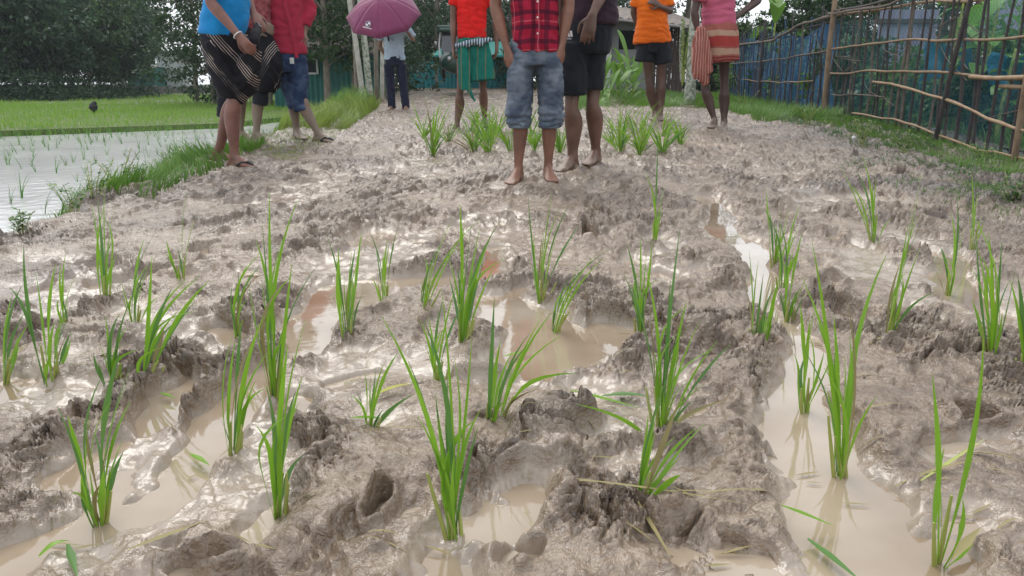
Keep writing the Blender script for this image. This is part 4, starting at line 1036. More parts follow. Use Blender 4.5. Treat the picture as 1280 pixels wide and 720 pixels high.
FIELD_EDGE = [(-60, 6.8), (-7.3, 10.4), (-4.75, 12.6), (-4.3, 17), (-3.9, 23), (-3.6, 30)]
def build_ground():
    V, F = [], []
    # one continuous far ground, dipping under the pond and the track
    sheet('ground', [(-900, -40), (900, -40), (900, 1500), (-900, 1500)], -.42, M['far_grass'])
    sheet('puddle_water', [(-1.95, .2), (2.4, .2), (3.0, 5.2), (-2.25, 5.2)], WATER_Z, M['puddle_water'])
    sheet('pond_water', [(-60, -2), (-1.2, -2), (-1.5, 1), (xleft(4) + .25, 4), (xleft(12) + .25, 12), (-3.5, 30), (-60, 30)], POND_Z, M['pond_water'])
    pts = FIELD_EDGE + [(-3.5, 60), (-60, 60)]
    b = MB(); n = len(pts)
    b.V = [Vector((x, y, FIELD_Z + .05)) for x, y in pts] + [Vector((x, y, -.35)) for x, y in pts]
    b.F = [tuple(range(n))] + [(i, n + i, n + (i+1) % n, (i+1) % n) for i in range(n)]
    o = b.build('paddy_field', M['field_mud'], None, False); tag(o, kind='structure')
    q = [(xright(0) + .25, -2), (60, -2), (60, 60), (xright(16) + .25, 60), (xright(16) + .25, 16), (xright(8) + .25, 8)]
    gz = lambda x, y: .06 + .010*max(0, y - 4)
    V = []; F = []; nx, ny = 30, 40
    for j in range(ny + 1):
        y = -2 + (j/ny)**1.5*64
        for i in range(nx + 1):
            x0 = xright(min(max(y, 0), 40)) + .28; x = x0 + (i/nx)**1.6*(70 - x0); V.append((x, y, gz(x, y) + .03*math.sin(x*3 + y*2)*math.sin(y*1.7)))
    for j in range(ny):
        for i in range(nx): a = j*(nx + 1) + i; F.append((a, a + 1, a + nx + 2, a + nx + 1))
    o = obj('garden_ground', V, F, M['garden_soil']); tag(o, kind='structure')
    # yard beyond the end of the track
    V, F = [], []
    for j in range(26):
        y = 16 + j*1.3
        for i in range(21): x = -3.6 + i*.65; V.append((x, y, .015*(y - 3.5) - .012*max(0, y - 16) - .004))
    for j in range(25):
        for i in range(20): a = j*21 + i; F.append((a, a + 1, a + 22, a + 21))
    # green of the field
    edge = np.array(FIELD_EDGE)
    P = scatter_poly([(-15, 9.4), (-7.3, 10.5), (-4.8, 12.7), (-4.3, 17), (-3.9, 24), (-16, 24)], 30000, 1)
    P2 = scatter_poly([(-34, 8.2), (-15, 9.4), (-16, 24), (-3.9, 24), (-3.7, 46), (-45, 46)], 26000, 2)
    for k, (Q, hh, ww, sd) in enumerate(((P, .15, .011, 1), (P2, .17, .030, 2))):
        n = len(Q); r = np.random.default_rng(sd); X = np.concatenate([Q, np.full((n, 1), FIELD_Z + .03)], 1)
        o = blades('paddy_grass', X, hh*r.uniform(.6, 1.2, n)*(.8 + .5*np.clip(perlin(Q[:, 0]*.5, Q[:, 1]*.5, 5), -.6, .8)), np.full(n, ww), r.uniform(.1, .6, n), M['paddy'], seed=sd)
        tag(o, 'dense young green paddy growing over the far field' if k else 'bright green paddy along the near edge of the field', kind='stuff')
    # ragged grass edge of the field
    Q = []
    for (a, b_) in zip(FIELD_EDGE, FIELD_EDGE[1:]):
        a, b_ = np.array(a), np.array(b_)
        if a[0] < -50: a = b_ + (a - b_)*.25
        L = np.linalg.norm(b_ - a); m = int(L*220); r = np.random.default_rng(int(L*10)); t = r.random(m)
        Q.append(a + (b_ - a)*t[:, None] + r.normal(size=(m, 2))*[.06, .10])
    Q = np.concatenate(Q); n = len(Q); r = np.random.default_rng(9)
    o = blades('bank_grass', np.concatenate([Q, np.full((n, 1), FIELD_Z - .04)], 1), r.uniform(.07, .19, n), np.full(n, .012), r.uniform(.2, .8, n), M['grass'], seed=4); tag(o, 'fringe of grass where the green field meets the pond', kind='stuff')

def seedling_mesh(seed, n, h, w, lean=.35):
    r = random.Random(seed); b = MB()
    for i in range(n):
        a = r.uniform(0, 6.28); d = Vector((math.cos(a), math.sin(a), 0)); L = h*r.uniform(.55, 1.1); le = lean*r.uniform(.1, 1.2); sdv = Vector((-d.y, d.x, 0)).lerp(Vector((1, 0, 0)), .5).normalized()
        i0 = len(b.V)
        for k in range(4):
            t = k/4; c = d*(.008 + le*L*t**1.8) + Vector((0, 0, L*(t - .3*le*t**3))); ww = w*(1 - t*.8)/2; b.V += [c - sdv*ww, c + sdv*ww]
        b.V.append(d*(le*L) + Vector((0, 0, L*(1 - .35*le))))
        for k in range(3): b.F.append((i0 + 2*k, i0 + 2*k + 1, i0 + 2*k + 3, i0 + 2*k + 2))
        b.F.append((i0 + 6, i0 + 7, i0 + 8))
    return b
def build_pond_plants():
    protos = [mesh_py('paddy_seedling', m.V, m.F, M['rice_leaf_dark' if i % 2 else 'weed']) for i, m in enumerate([seedling_mesh(40 + i, 5 + i % 3, .15 + .02*i, .006, .5) for i in range(5)])]
    r = random.Random(11); k = 0
    for j in range(30):
        y = 3.6 + j*.27
        for i in range(22):
            x = xleft(y) - .45 - i*.24 + r.uniform(-.06, .06); yy = y + r.uniform(-.08, .08) + i*.02
            if x < -.74*yy - .3: continue
            den = .30 + .45*float(perlin(np.array([x*.6]), np.array([yy*.5]), 6)[0]) + (.25 if yy > 6 else 0)
            if r.random() > den: continue
            if x < -7.3 + (yy - 10.4) and yy > 10: continue
            if yy > 10.2 and x < -7.3 + (yy-10.4)*1.2: continue
            if k > 285: continue
            o = bpy.data.objects.new('paddy_seedling', protos[r.randrange(5)]); COL.objects.link(o); s_ = r.uniform(.6, 1.15); o.scale = (s_, s_, s_); o.rotation_euler.z = r.uniform(0, 6.28)
            o.location = (x, yy, POND_Z - .01); tag(o, 'small thin paddy seedling standing in the flooded pond', 'seedling', 'seedlings standing in the flooded pond'); k += 1
    print('pond seedlings', k)

# ------------------------------------------------------------------ grass banks, weeds
def strip_points(f, n, seed):
    r = np.random.default_rng(seed); return f(r, n)
def mud_z(P):
    z, _, _ = mud_height(P[:, 0].copy(), P[:, 1].copy()); return z
def build_banks():
    def left(y0, y1, w0, w1, n, seed, h, wd, m, name, label, lean=(.2, .9), pw=1.0, clump=None):
        r = np.random.default_rng(seed); y = y0 + (y1 - y0)*r.random(n)**pw; x = xleft(y) + w0 + (w1 - w0)*r.random(n)
        if clump: k = perlin(x*clump, y*clump, seed) > -.12; x, y = x[k], y[k]
        P = np.stack([x, y], 1); z = mud_z(P); P = np.concatenate([P, z[:, None] - .01], 1); n = len(P)
        hh = r.uniform(h[0], h[1], n)*(1 + .5*np.clip(perlin(x*1.2, y*1.2, seed + 1), -.7, 1))
        o = blades(name, P, hh, r.uniform(*wd, n), r.uniform(*lean, n), M[m], seg=3, seed=seed); tag(o, label, kind='stuff'); return o
    left(3.6, 6.4, -.20, .32, 3200, 21, (.05, .16), (.005, .011), 'grass', 'bank_grass', 'low green grass on the bank between pond and mud')
    left(2.9, 4.3, -.2, .05, 700, 22, (.05, .12), (.003, .006), 'grass', 'bank_grass', 'thin grass at the near corner of the bank', clump=3)
    left(5.6, 9.5, -.25, .75, 9000, 23, (.02, .06), (.003, .006), 'grass_dry', 'trampled_grass', 'short trampled grass where the men on the left stand', lean=(.5, 1.3), clump=2.5)
    left(5.8, 9.5, -.3, -.0, 2500, 25, (.05, .13), (.004, .007), 'grass', 'bank_grass', 'green grass at the water side behind the men')
    left(8.4, 14.0, -.1, .75, 3000, 24, (.10, .30), (.012, .022), 'grass_dry', 'tall_grass', 'tall yellow-green grass beside the track on the left', lean=(.2, 1.0))
    left(12, 20, -.6, .5, 2200, 26, (.2, .45), (.010, .016), 'grass', 'tall_grass', 'tall green grass at the far left of the track')
    # right verge, up against the fence
    def right(y0, y1, w0, w1, n, seed, h, wd, m, name, label, lean=(.2, 1), pw=1.0, clump=None):
        r = np.random.default_rng(seed); y = y0 + (y1 - y0)*r.random(n)**pw; x = xright(y) - w0 - (w1 - w0)*r.random(n)**1.3
        if clump: k = perlin(x*clump, y*clump, seed) > -.05; x, y = x[k], y[k]
        P = np.stack([x, y], 1); z = np.where(x < xright(y) + .2, mud_z(P), .08 + .01*(y - 4)); P = np.concatenate([P, z[:, None] - .01], 1); n = len(P)
        o = blades(name, P, r.uniform(*h, n), r.uniform(*wd, n), r.uniform(*lean, n), M[m], seg=3, seed=seed); tag(o, label, kind='stuff'); return o
    right(4.2, 8.8, -.1, .50, 8500, 31, (.03, .09), (.003, .007), 'grass', 'verge_grass', 'green grass along the foot of the bamboo fence')
    right(5.6, 9.5, .0, .8, 6500, 32, (.03, .09), (.004, .007), 'weed', 'verge_weeds', 'low dark weeds in front of the bamboo fence', clump=2.2)
    right(8.5, 17, -.1, 1.0, 10000, 33, (.07, .22), (.006, .012), 'grass', 'verge_grass', 'bright grass verge at the far end of the fence')
    right(12, 21, 1.0, 3.2, 7000, 34, (.08, .24), (.010, .018), 'grass', 'verge_grass', 'grass in front of the grey hut')
    right(3.4, 5.4, .15, 1.15, 5000, 35, (.02, .07), (.003, .006), 'weed', 'verge_weeds', 'matted low weeds on the dark dug soil at the right edge', clump=2.6, lean=(.5, 1.4))
    right(3.0, 4.2, .75, 1.3, 1500, 38, (.02, .06), (.003, .006), 'grass', 'verge_grass', 'green grass tuft at the right edge of the photo', clump=2)
    # green things behind the fence
    r = np.random.default_rng(36); n = 12000; y = 3.5 + 13*r.random(n); x = xright(y) + .3 + 2.8*r.random(n)
    o = blades('garden_weeds', np.stack([x, y, .05 + .01*(y - 4)], 1), r.uniform(.08, .34, n), r.uniform(.008, .016, n), r.uniform(.2, .9, n), M['grass'], seg=3, seed=37); tag(o, 'rank green weeds growing behind the bamboo fence', kind='stuff')

def weed_plant(x, y, z, h, seed, label, m='weed', name='weed_plant', group=None, nst=5, spread=.5, leaf=.05, nl=16):
    r = random.Random(seed); e = empty(name, (x, y, z), label, 'weed' if name == 'weed_plant' else 'plant', group)
    st = MB(); V = []; F = []
    for i in range(nst):
        a = r.uniform(0, 6.28); tip = Vector((math.cos(a)*spread*h*r.uniform(.2, 1), math.sin(a)*spread*h*r.uniform(.2, 1), h*r.uniform(.6, 1)))
        st.tube([(0, 0, -.03), tip*.5 + Vector((0, 0, h*.08)), tip], [.004*h/.3, .003*h/.3, .0015], n=5, res=2)
        for k in range(nl):
            t = .2 + .8*k/nl; c = tip*t + Vector((0, 0, h*.16*math.sin(math.pi*t)*.5)); a2 = k*2.4 + i; d = Vector((math.cos(a2), math.sin(a2), r.uniform(-.1, .6))).normalized(); L = leaf*r.uniform(.6, 1.3)
            sd = d.cross(Vector((0, 0, 1))).normalized()*L*.28; b = len(V); V += [c, c + d*L*.5 + sd, c + d*L, c + d*L*.5 - sd]; F += [(b, b+1, b+2), (b, b+2, b+3)]
    link('stems', mesh_py('stems', st.V, st.F, M['rice_stem']), e, False); q = link('leaves', mesh_py('leaves', V, F, M[m], False), e, False); q['kind'] = 'stuff'
    return e

# ------------------------------------------------------------------ rice seedlings planted in the mud
def ribbon(name, A, B, w, bow, m, parent, face, fold=.25, n=8, sag=0, sf=0, hook=None):
    """one grass-like leaf from A to B; bow = sideways arc vector; sf = share of the length that is only a thin sheath"""
    V = []; F = []; d = B - A; L = d.length
    for k in range(n + 1):
        t = k/n; c = A + d*t + bow*(4*t*(1 - t))*(.6 + .4*t) + Vector((0, 0, -sag*L*t**3))
        if hook: c = c + hook*(max(0, t - .55)/.45)**2
        tt = (d + bow*4*(1 - 2*t)).normalized(); sd = tt.cross(face); sd = sd.normalized() if sd.length > .01 else Vector((1, 0, 0))
        nn = sd.cross(tt); q = max(0, (t - sf)/(1 - sf + 1e-6))
        prof = .26 if (sf and t < sf) else (.30 + .70*min(1, q/.38))*(1 - max(0, (q - .38)/.62)**1.25)
        ww = w*prof/2 + .0003
        V += [c - sd*ww + nn*ww*fold, c - nn*ww*fold*.5, c + sd*ww + nn*ww*fold]
    for k in range(n): a = 3*k; F += [(a, a+1, a+4, a+3), (a+1, a+2, a+5, a+4)]
    me = mesh_py(name, V, F, M[m]); return link(name, me, parent)
RICE_N = 0
def rice(base, tips, label, nfill=3, w=.0115, m='rice_leaf', seed=0, dz=None, dead=0, stemf=.33):
    """base, tips: photo pixels of the foot and of the leaf tips"""
    global RICE_N; RICE_N += 1
    r = random.Random(1000 + RICE_N + seed); g = G(*base)
    e = empty('rice_seedling', g, label, 'rice plant', 'rice seedlings planted in the muddy track')
    T = [W(tx, ty, g.y + r.uniform(-.05, .05)*(1 + g.y*.2)) for tx, ty in tips]
    for i in range(int(nfill*1.6) + 4):
        a, b = r.choice(T), r.choice(T); q = a.lerp(b, r.random()); c = g + (q - g)*r.uniform(.45, .95); c.y += r.uniform(-.07, .07); c.x += r.uniform(-.02, .02); T.append(c)
    H = max(t.z - g.z for t in T)
    bot = Vector((g.x, g.y, g.z - .04)); cen = Vector((sum(t.x for t in T)/len(T), g.y, g.z)); lean = (cen - g)*.25
    for i, t in enumerate(T):
        a = bot + Vector((r.uniform(-.006, .006), r.uniform(-.006, .006), 0)); L = (t - a).length
        side = Vector((t.x - g.x, 0, 0)); bow = -side*r.uniform(.12, .34) + Vector((r.uniform(-.035, .035)*L, r.uniform(-.06, .06)*L, r.uniform(0, .03)*L))
        f = Vector((r.uniform(-1.6, 1.6), -1, r.uniform(-.2, .4))).normalized()
        mm = m if r.random() > .25 else ('rice_leaf_dark' if m == 'rice_leaf' else 'rice_leaf')
        sf = r.uniform(.12, .5)
        hook = Vector((r.choice((-1, 1))*r.uniform(.03, .16)*L, r.uniform(-.08, .08)*L, -r.uniform(.02, .14)*L)) if (i >= len(tips) and r.random() < .45) else None
        lf = ribbon('leaf', a, t, w*r.uniform(.6, 1.2), bow, mm, e, f, n=10, sf=sf, hook=hook)
        if r.random() < .06: lf.data.materials[0] = M['dry_leaf']
        if dead and i < dead: lf.data.materials[0] = M['dry_leaf']
    # sheathed stems: pale thick lower shoots
    for i in range(min(4, max(2, len(T)//3))):
        t = T[i % len(T)]; a = bot + Vector(((i - 1)*.006, r.uniform(-.005, .005), 0)); b = a + (t - a)*stemf*r.uniform(.8, 1.1)
        MB().tube([a, a.lerp(b, .5), b], [.0034, .0030, .0018], n=7, res=2).build('stem', M['rice_stem'], e)
    return e

def build_rice():
    L = [
     ((120, 637), [(104, 525), (140, 500), (160, 478), (85, 520), (128, 470), (150, 440), (118, 540), (165, 455), (72, 508)], 5, 'dense bright rice tuft standing in the puddle at the lower left'),
     ((140, 474), [(150, 392), (165, 372), (132, 395), (158, 410), (125, 430)], 2, 'slim rice tuft just above the lower left tuft'),
     ((345, 630), [(383, 398), (332, 545), (378, 470), (360, 430), (340, 555), (352, 500)], 2, 'rice tuft with one tall broad leaf, in front of the lower left ridge'),
     ((567, 657), [(477, 395), (530, 400), (522, 520), (560, 470), (552, 360), (590, 420), (510, 450), (545, 500)], 4, 'tall rice tuft in the bottom middle with arching leaves'),
     ((797, 618), [(870, 535), (850, 500), (835, 470), (820, 520), (880, 530), (845, 545)], 3, 'rice tuft leaning right by the deep hole at the bottom middle'),
     ((826, 535), [(783, 345), (806, 330), (850, 285), (897, 425), (915, 428), (875, 400), (812, 370), (838, 350), (858, 375), (905, 500), (880, 480), (720, 505)], 5, 'largest bushy rice tuft right of centre'),
     ((1052, 580), [(1015, 302), (1108, 318), (1020, 400), (1042, 395), (1062, 420), (1096, 495), (1000, 430), (1075, 410), (1030, 460)], 3, 'broad leaved rice tuft standing in the long right puddle'),
     ((1178, 686), [(1165, 468), (1229, 420), (1180, 560)], 0, 'sparse two-leaved rice seedling at the lower right'),
     ((290, 558), [(292, 415), (330, 395), (316, 430), (302, 400), (335, 440)], 2, 'rice tuft beside the left channel'),
     ((342, 492), [(337, 240), (372, 250), (320, 300), (352, 300), (398, 330), (328, 280), (310, 350), (365, 330)], 4, 'tall rice tuft left of centre with leaves above the brown pool'),
     ((175, 476), [(250, 345), (232, 350), (190, 320), (245, 375), (215, 360), (262, 350)], 2, 'rice tuft leaning right on the left side of the mud'),
     ((60, 470), [(30, 305), (82, 350), (45, 340), (70, 330), (85, 400)], 3, 'dark rice tuft near the left edge of the photo'),
     ((2, 468), [(27, 358), (32, 390), (15, 370), (36, 405)], 1, 'rice leaves cut off by the left edge of the photo'),
     ((131, 378), [(131, 232), (122, 250), (143, 255), (115, 255), (138, 290)], 2, 'upright rice seedling in front of the grassy bank'),
     ((82, 408), [(82, 318), (76, 330)], 0, 'thin pair of rice leaves on the left'),
     ((168, 408), [(195, 290), (180, 300), (172, 320), (188, 330)], 2, 'pale rice seedling on the left between two bigger tufts'),
     ((228, 352), [(208, 300), (236, 232), (246, 268), (222, 310)], 0, 'wispy rice seedling below the grassy bank'),
     ((296, 412), [(327, 315), (310, 330), (298, 340), (322, 345)], 2, 'short rice seedling left of the brown pool'),
     ((434, 423), [(408, 292), (452, 290), (440, 310), (420, 320), (446, 330)], 3, 'upright rice tuft standing in the brown pool'),
     ((480, 372), [(462, 290), (497, 285), (485, 300), (470, 310)], 1, 'thin rice seedling at the far edge of the brown pool'),
     ((527, 386), [(568, 268), (600, 275), (555, 300), (545, 310), (585, 300), (540, 330)], 2, 'rice tuft in the middle leaning right behind the others'),
     ((577, 428), [(575, 255), (628, 272), (600, 285), (612, 300), (590, 280), (620, 330), (560, 320)], 3, 'bushy rice tuft in the middle with long fine leaves'),
     ((460, 534), [(480, 455), (470, 460), (498, 440), (518, 492), (463, 470)], 1, 'short dark rice seedling beside the tall middle tuft'),
     ((545, 470), [(555, 372), (573, 350), (535, 395), (580, 380), (525, 400)], 2, 'rice tuft just behind the tall bottom middle tuft'),
     ((611, 523), [(618, 372), (640, 440), (612, 440), (626, 425)], 0, 'narrow rice seedling in the centre with one straight tall leaf'),
     ((622, 520), [(692, 388), (675, 400), (700, 420), (660, 430)], 0, 'rice seedling in the centre leaning far to the right'),
     ((675, 372), [(690, 240), (712, 255), (680, 290), (725, 280), (700, 262), (660, 245)], 3, 'upright rice tuft in front of the boy'),
     ((692, 405), [(764, 310), (745, 318), (725, 330), (712, 345), (755, 322)], 2, 'rice tuft leaning right over the central pool'),
     ((818, 305), [(822, 168), (832, 230), (812, 240), (826, 260), (806, 215)], 1, 'single tall stalked rice seedling behind the big right tuft'),
     ((800, 412), [(783, 305), (800, 295), (815, 300), (790, 330), (808, 320), (778, 340)], 3, 'dense short rice tuft just behind the big right tuft'),
     ((968, 330), [(957, 235), (976, 245), (985, 258), (962, 262)], 2, 'rice seedling at the head of the right channel'),
     ((978, 360), [(962, 272), (1000, 255), (998, 285), (975, 280)], 2, 'rice seedling right of the channel head'),
     ((942, 432), [(936, 312), (948, 325)], 0, 'very thin rice pair on the bank of the right channel'),
     ((984, 392), [(1003, 290), (992, 310), (978, 320), (1008, 345)], 3, 'rice tuft standing in the upper right channel'),
     ((954, 430), [(975, 345), (968, 360)], 0, 'single rice leaf leaning over the right channel'),
     ((1008, 502), [(1000, 380), (1022, 375), (1012, 400), (1030, 440)], 2, 'rice tuft in the puddle behind the broad leaved one'),
     ((1092, 303), [(1077, 192), (1068, 210), (1090, 230), (1060, 228), (1048, 205)], 3, 'rice tuft on the right in front of the dug verge'),
     ((1112, 412), [(1152, 210), (1140, 250), (1135, 280), (1147, 270), (1125, 330)], 2, 'narrow rice tuft leaning right with a tall leaf'),
     ((1187, 360), [(1196, 250), (1188, 265), (1205, 275), (1180, 325)], 1, 'slim rice seedling on the right of the mud'),
     ((1216, 312), [(1214, 215), (1222, 240), (1208, 255)], 0, 'far thin rice stalk near the right verge'),
     ((1240, 447), [(1212, 262), (1235, 290), (1252, 300), (1262, 350), (1222, 310), (1270, 330), (1215, 375)], 4, 'bushy rice tuft near the right edge of the photo'),
     ((1282, 472), [(1262, 350), (1272, 345), (1290, 380)], 1, 'rice leaves cut off by the right edge of the photo'),
    ]
    for base, tips, nf, lab in L: rice(base, tips, lab, nf, seed=len(lab), w=.0062 if base[1] < 420 else .0078)
    far = [((541, 196), 70, 22, 12, 'isolated rice tuft left of the boy, behind the middle'), ((592, 190), 45, 30, 10, 'rice tuft at the feet of the green lungi man'), ((612, 192), 50, 26, 10, 'rice tuft between the green lungi and the boy'),
           ((637, 188), 40, 24, 8, 'rice tuft just behind the boy on his right'), ((668, 190), 42, 26, 8, 'rice tuft seen between the legs of the boy'), ((700, 192), 40, 22, 7, 'rice tuft between the boy and the man in black'),
           ((775, 190), 52, 26, 10, 'rice tuft right of the man in black'), ((800, 193), 58, 30, 10, 'middle rice tuft of three right of the man in black'), ((828, 192), 52, 30, 10, 'rice tuft in front of the man in orange'),
           ((560, 178), 34, 18, 7, 'small far rice tuft by the foot of the red shirt man'), ((850, 182), 34, 18, 6, 'small far rice tuft below the man in orange'), ((530, 172), 30, 18, 6, 'tiny far rice tuft on the left of the track')]
    r = random.Random(5)
    for base, h, sp, n, lab in far:
        rice(base, [(base[0] + r.uniform(-sp, sp)*1.25, base[1] - h*r.uniform(.35, 1.15)) for _ in range(n + 6)], lab, 8, w=.011, seed=3)
    for side, (x0, x1), lab in (('l', (572, 640), 'small ragged rice tuft in the loose grassy patch behind the boy'), ('r', (765, 850), 'small ragged rice tuft in the loose grassy patch right of the man in black'), ('m', (655, 700), 'small ragged rice tuft seen between and beside the legs of the boy')):
        for k in range(9 if side != 'm' else 4):
            bx, by = r.uniform(x0, x1), r.uniform(160, 195); rice((bx, by), [(bx + r.uniform(-30, 30), by - r.uniform(12, 48)) for _ in range(9)], lab, 2, w=.010, seed=k)
    print('rice', RICE_N)
def debris():
    """straws, torn leaves and scraps lying on the mud"""
    def lay(name, a, b, w, m, label, cat, bow=0, up=.012, thick=False):
        A, B = G(*a), G(*b); P = np.array([[A.x, A.y], [(A.x + B.x)/2, (A.y + B.y)/2], [B.x, B.y]]); z = np.maximum(mud_z(P), WATER_Z)
        A.z, B.z = z[0] + up, z[2] + up; A.z = max(A.z, B.z - .03); B.z = max(B.z, A.z - .03); mid = Vector((P[1, 0], P[1, 1], max(z[1] + up, (A.z + B.z)/2)))
        if thick: o = MB().tube([A, mid, B], [w/2, w/2, w/3], n=6).build(name, M[m])
        else:
            bw = Vector((0, 0, mid.z - (A.z + B.z)/2)) + Vector((bow, bow*.4, 0)); o = ribbon(name, A, B, w, bw, m, None, Vector((.15, .1, 1)), n=8)
        tag(o, label, cat, 'scraps of leaf and straw on the mud'); return o
    D = [
     ('fallen_leaf', (48, 690), (88, 672), .009, 'rice_leaf', 'torn green leaf lying in the puddle at the lower left corner', 'leaf'), ('fallen_leaf', (84, 676), (98, 728), .010, 'rice_leaf_dark', 'darker torn leaf crossing the one at the lower left corner', 'leaf'),
     ('fallen_leaf', (162, 692), (262, 655), .008, 'dry_leaf', 'long dry stalk left of the deep lower left hole', 'leaf'), ('fallen_leaf', (237, 560), (262, 577), .012, 'rice_leaf', 'short green leaf floating in the left channel', 'leaf'),
     ('fallen_leaf', (1010, 665), (1080, 720), .014, 'rice_leaf_dark', 'green leaf slanting out of the bottom right puddle', 'leaf'), ('fallen_leaf', (975, 650), (1045, 652), .013, 'rice_leaf', 'green leaf lying across the bank of the bottom right puddle', 'leaf'),
     ('straw', (700, 620), (940, 640), .006, 'dry_leaf', 'long brown straw lying across the bottom right ridge', 'straw'), ('straw', (797, 630), (840, 690), .007, 'dry_leaf', 'straw pointing down from the tuft at the bottom middle', 'straw'),
     ('straw', (688, 612), (768, 628), .004, 'dry_leaf', 'thin straw on the dark clods in the bottom middle', 'straw'), ('straw', (1120, 600), (1230, 585), .006, 'dry_leaf', 'straw bent across the foot of the sparse right seedling', 'straw'),
     ('fallen_leaf', (712, 505), (800, 512), .016, 'rice_leaf', 'green leaf lying flat left of the biggest tuft', 'leaf'), ('fallen_leaf', (752, 495), (815, 500), .022, 'rice_leaf_dark', 'broad bluish leaf lying flat left of the biggest tuft', 'leaf'),
     ('fallen_leaf', (465, 500), (516, 492), .014, 'yellow_leaf', 'yellowed leaf lying by the tall middle tuft', 'leaf'), ('fallen_leaf', (440, 542), (490, 530), .012, 'rice_leaf', 'green leaf lying in the slurry left of the tall middle tuft', 'leaf'),
     ('straw', (470, 550), (560, 548), .004, 'dry_leaf', 'dark straw behind the tall middle tuft', 'straw'), ('straw', (1060, 520), (1140, 523), .004, 'dry_leaf', 'twig reaching out over the right puddle', 'straw'),
     ('straw', (1150, 605), (1228, 560), .006, 'rice_stem', 'bent leaf stalk leaning at the sparse right seedling', 'straw'), ('straw', (855, 620), (960, 632), .005, 'dry_leaf', 'straw lying on the ridge left of the bottom right puddle', 'straw'),
     ('fallen_leaf', (1190, 690), (1225, 662), .014, 'dry_leaf', 'brown leaf at the foot of the sparse right seedling', 'leaf'), ('fallen_leaf', (200, 485), (218, 492), .012, 'rice_leaf', 'tiny green leaf beside the left ridge', 'leaf'),
     ('fallen_leaf', (1195, 560), (1285, 590), .007, 'dry_leaf', 'limp stalk beside the right hand hole', 'leaf'), ('straw', (830, 612), (900, 628), .004, 'dry_leaf', 'straw over the deep hole at the bottom middle', 'straw'),
     ('fallen_leaf', (630, 440), (668, 432), .012, 'rice_leaf', 'green leaf at the near edge of the central pool', 'leaf'), ('fallen_leaf', (1205, 415), (1225, 425), .018, 'rice_leaf_dark', 'folded leaf on the right mud', 'leaf'),
    ]
    for d in D: lay(*d)
    r = random.Random(8)
    for i in range(90):
        px, py = r.uniform(10, 1270), r.uniform(240, 700)
        L = r.uniform(12, 38)*(py/500); a = r.uniform(-.6, .6)
        lay('straw', (px, py), (px + L*math.cos(a), py + L*math.sin(a)*.5), .003 + .002*r.random(), 'dry_leaf', 'short bit of rotten straw trodden into the mud', 'straw', up=.004)
    # litter by the fence
    p = G(1066, 180); o = MB().ball(p + Vector((0, 0, .05)), (.018, .016, .02), 10, 7).tube([p + Vector((0, 0, .03)), p + Vector((.02, 0, -.02))], [.008, .006], n=6).build('white_flower', M['white_trim']); tag(o, 'small white flower head in the weeds by the fence', 'flower')
    p = G(1148, 222); b = MB(); rr = random.Random(2)
    for j in range(4):
        for i in range(6): b.V.append(p + Vector((-.03 + .014*i, rr.uniform(-.006, .006) + .012*j, .035 + .008*math.sin(i*1.7 + j) + .006*j)))
    for j in range(3):
        for i in range(5): a = j*6 + i; b.F.append((a, a+1, a+7, a+6))
    o = b.build('wrapper', M['red_plastic']); tag(o, 'crumpled red and white wrapper on the dark clods by the fence', 'litter')
    # dark bird bag in the field
    p = G(118, 142, FIELD_Z + .05); b = MB().ball(p + Vector((0, 0, .14)), (.09, .08, .10), 10, 8).ball(p + Vector((.04, 0, .23)), (.045, .04, .04), 8, 6).tube([p + Vector((0, 0, .1)), p + Vector((0, 0, -.1))], [.015, .015], n=6)
    o = remeshed(b, .012, 'plastic_bag', M['black_rubber'], None, disp=folds(4, .012, 12, 12)); tag(o, 'small dark bundle standing alone in the green field', 'bundle')
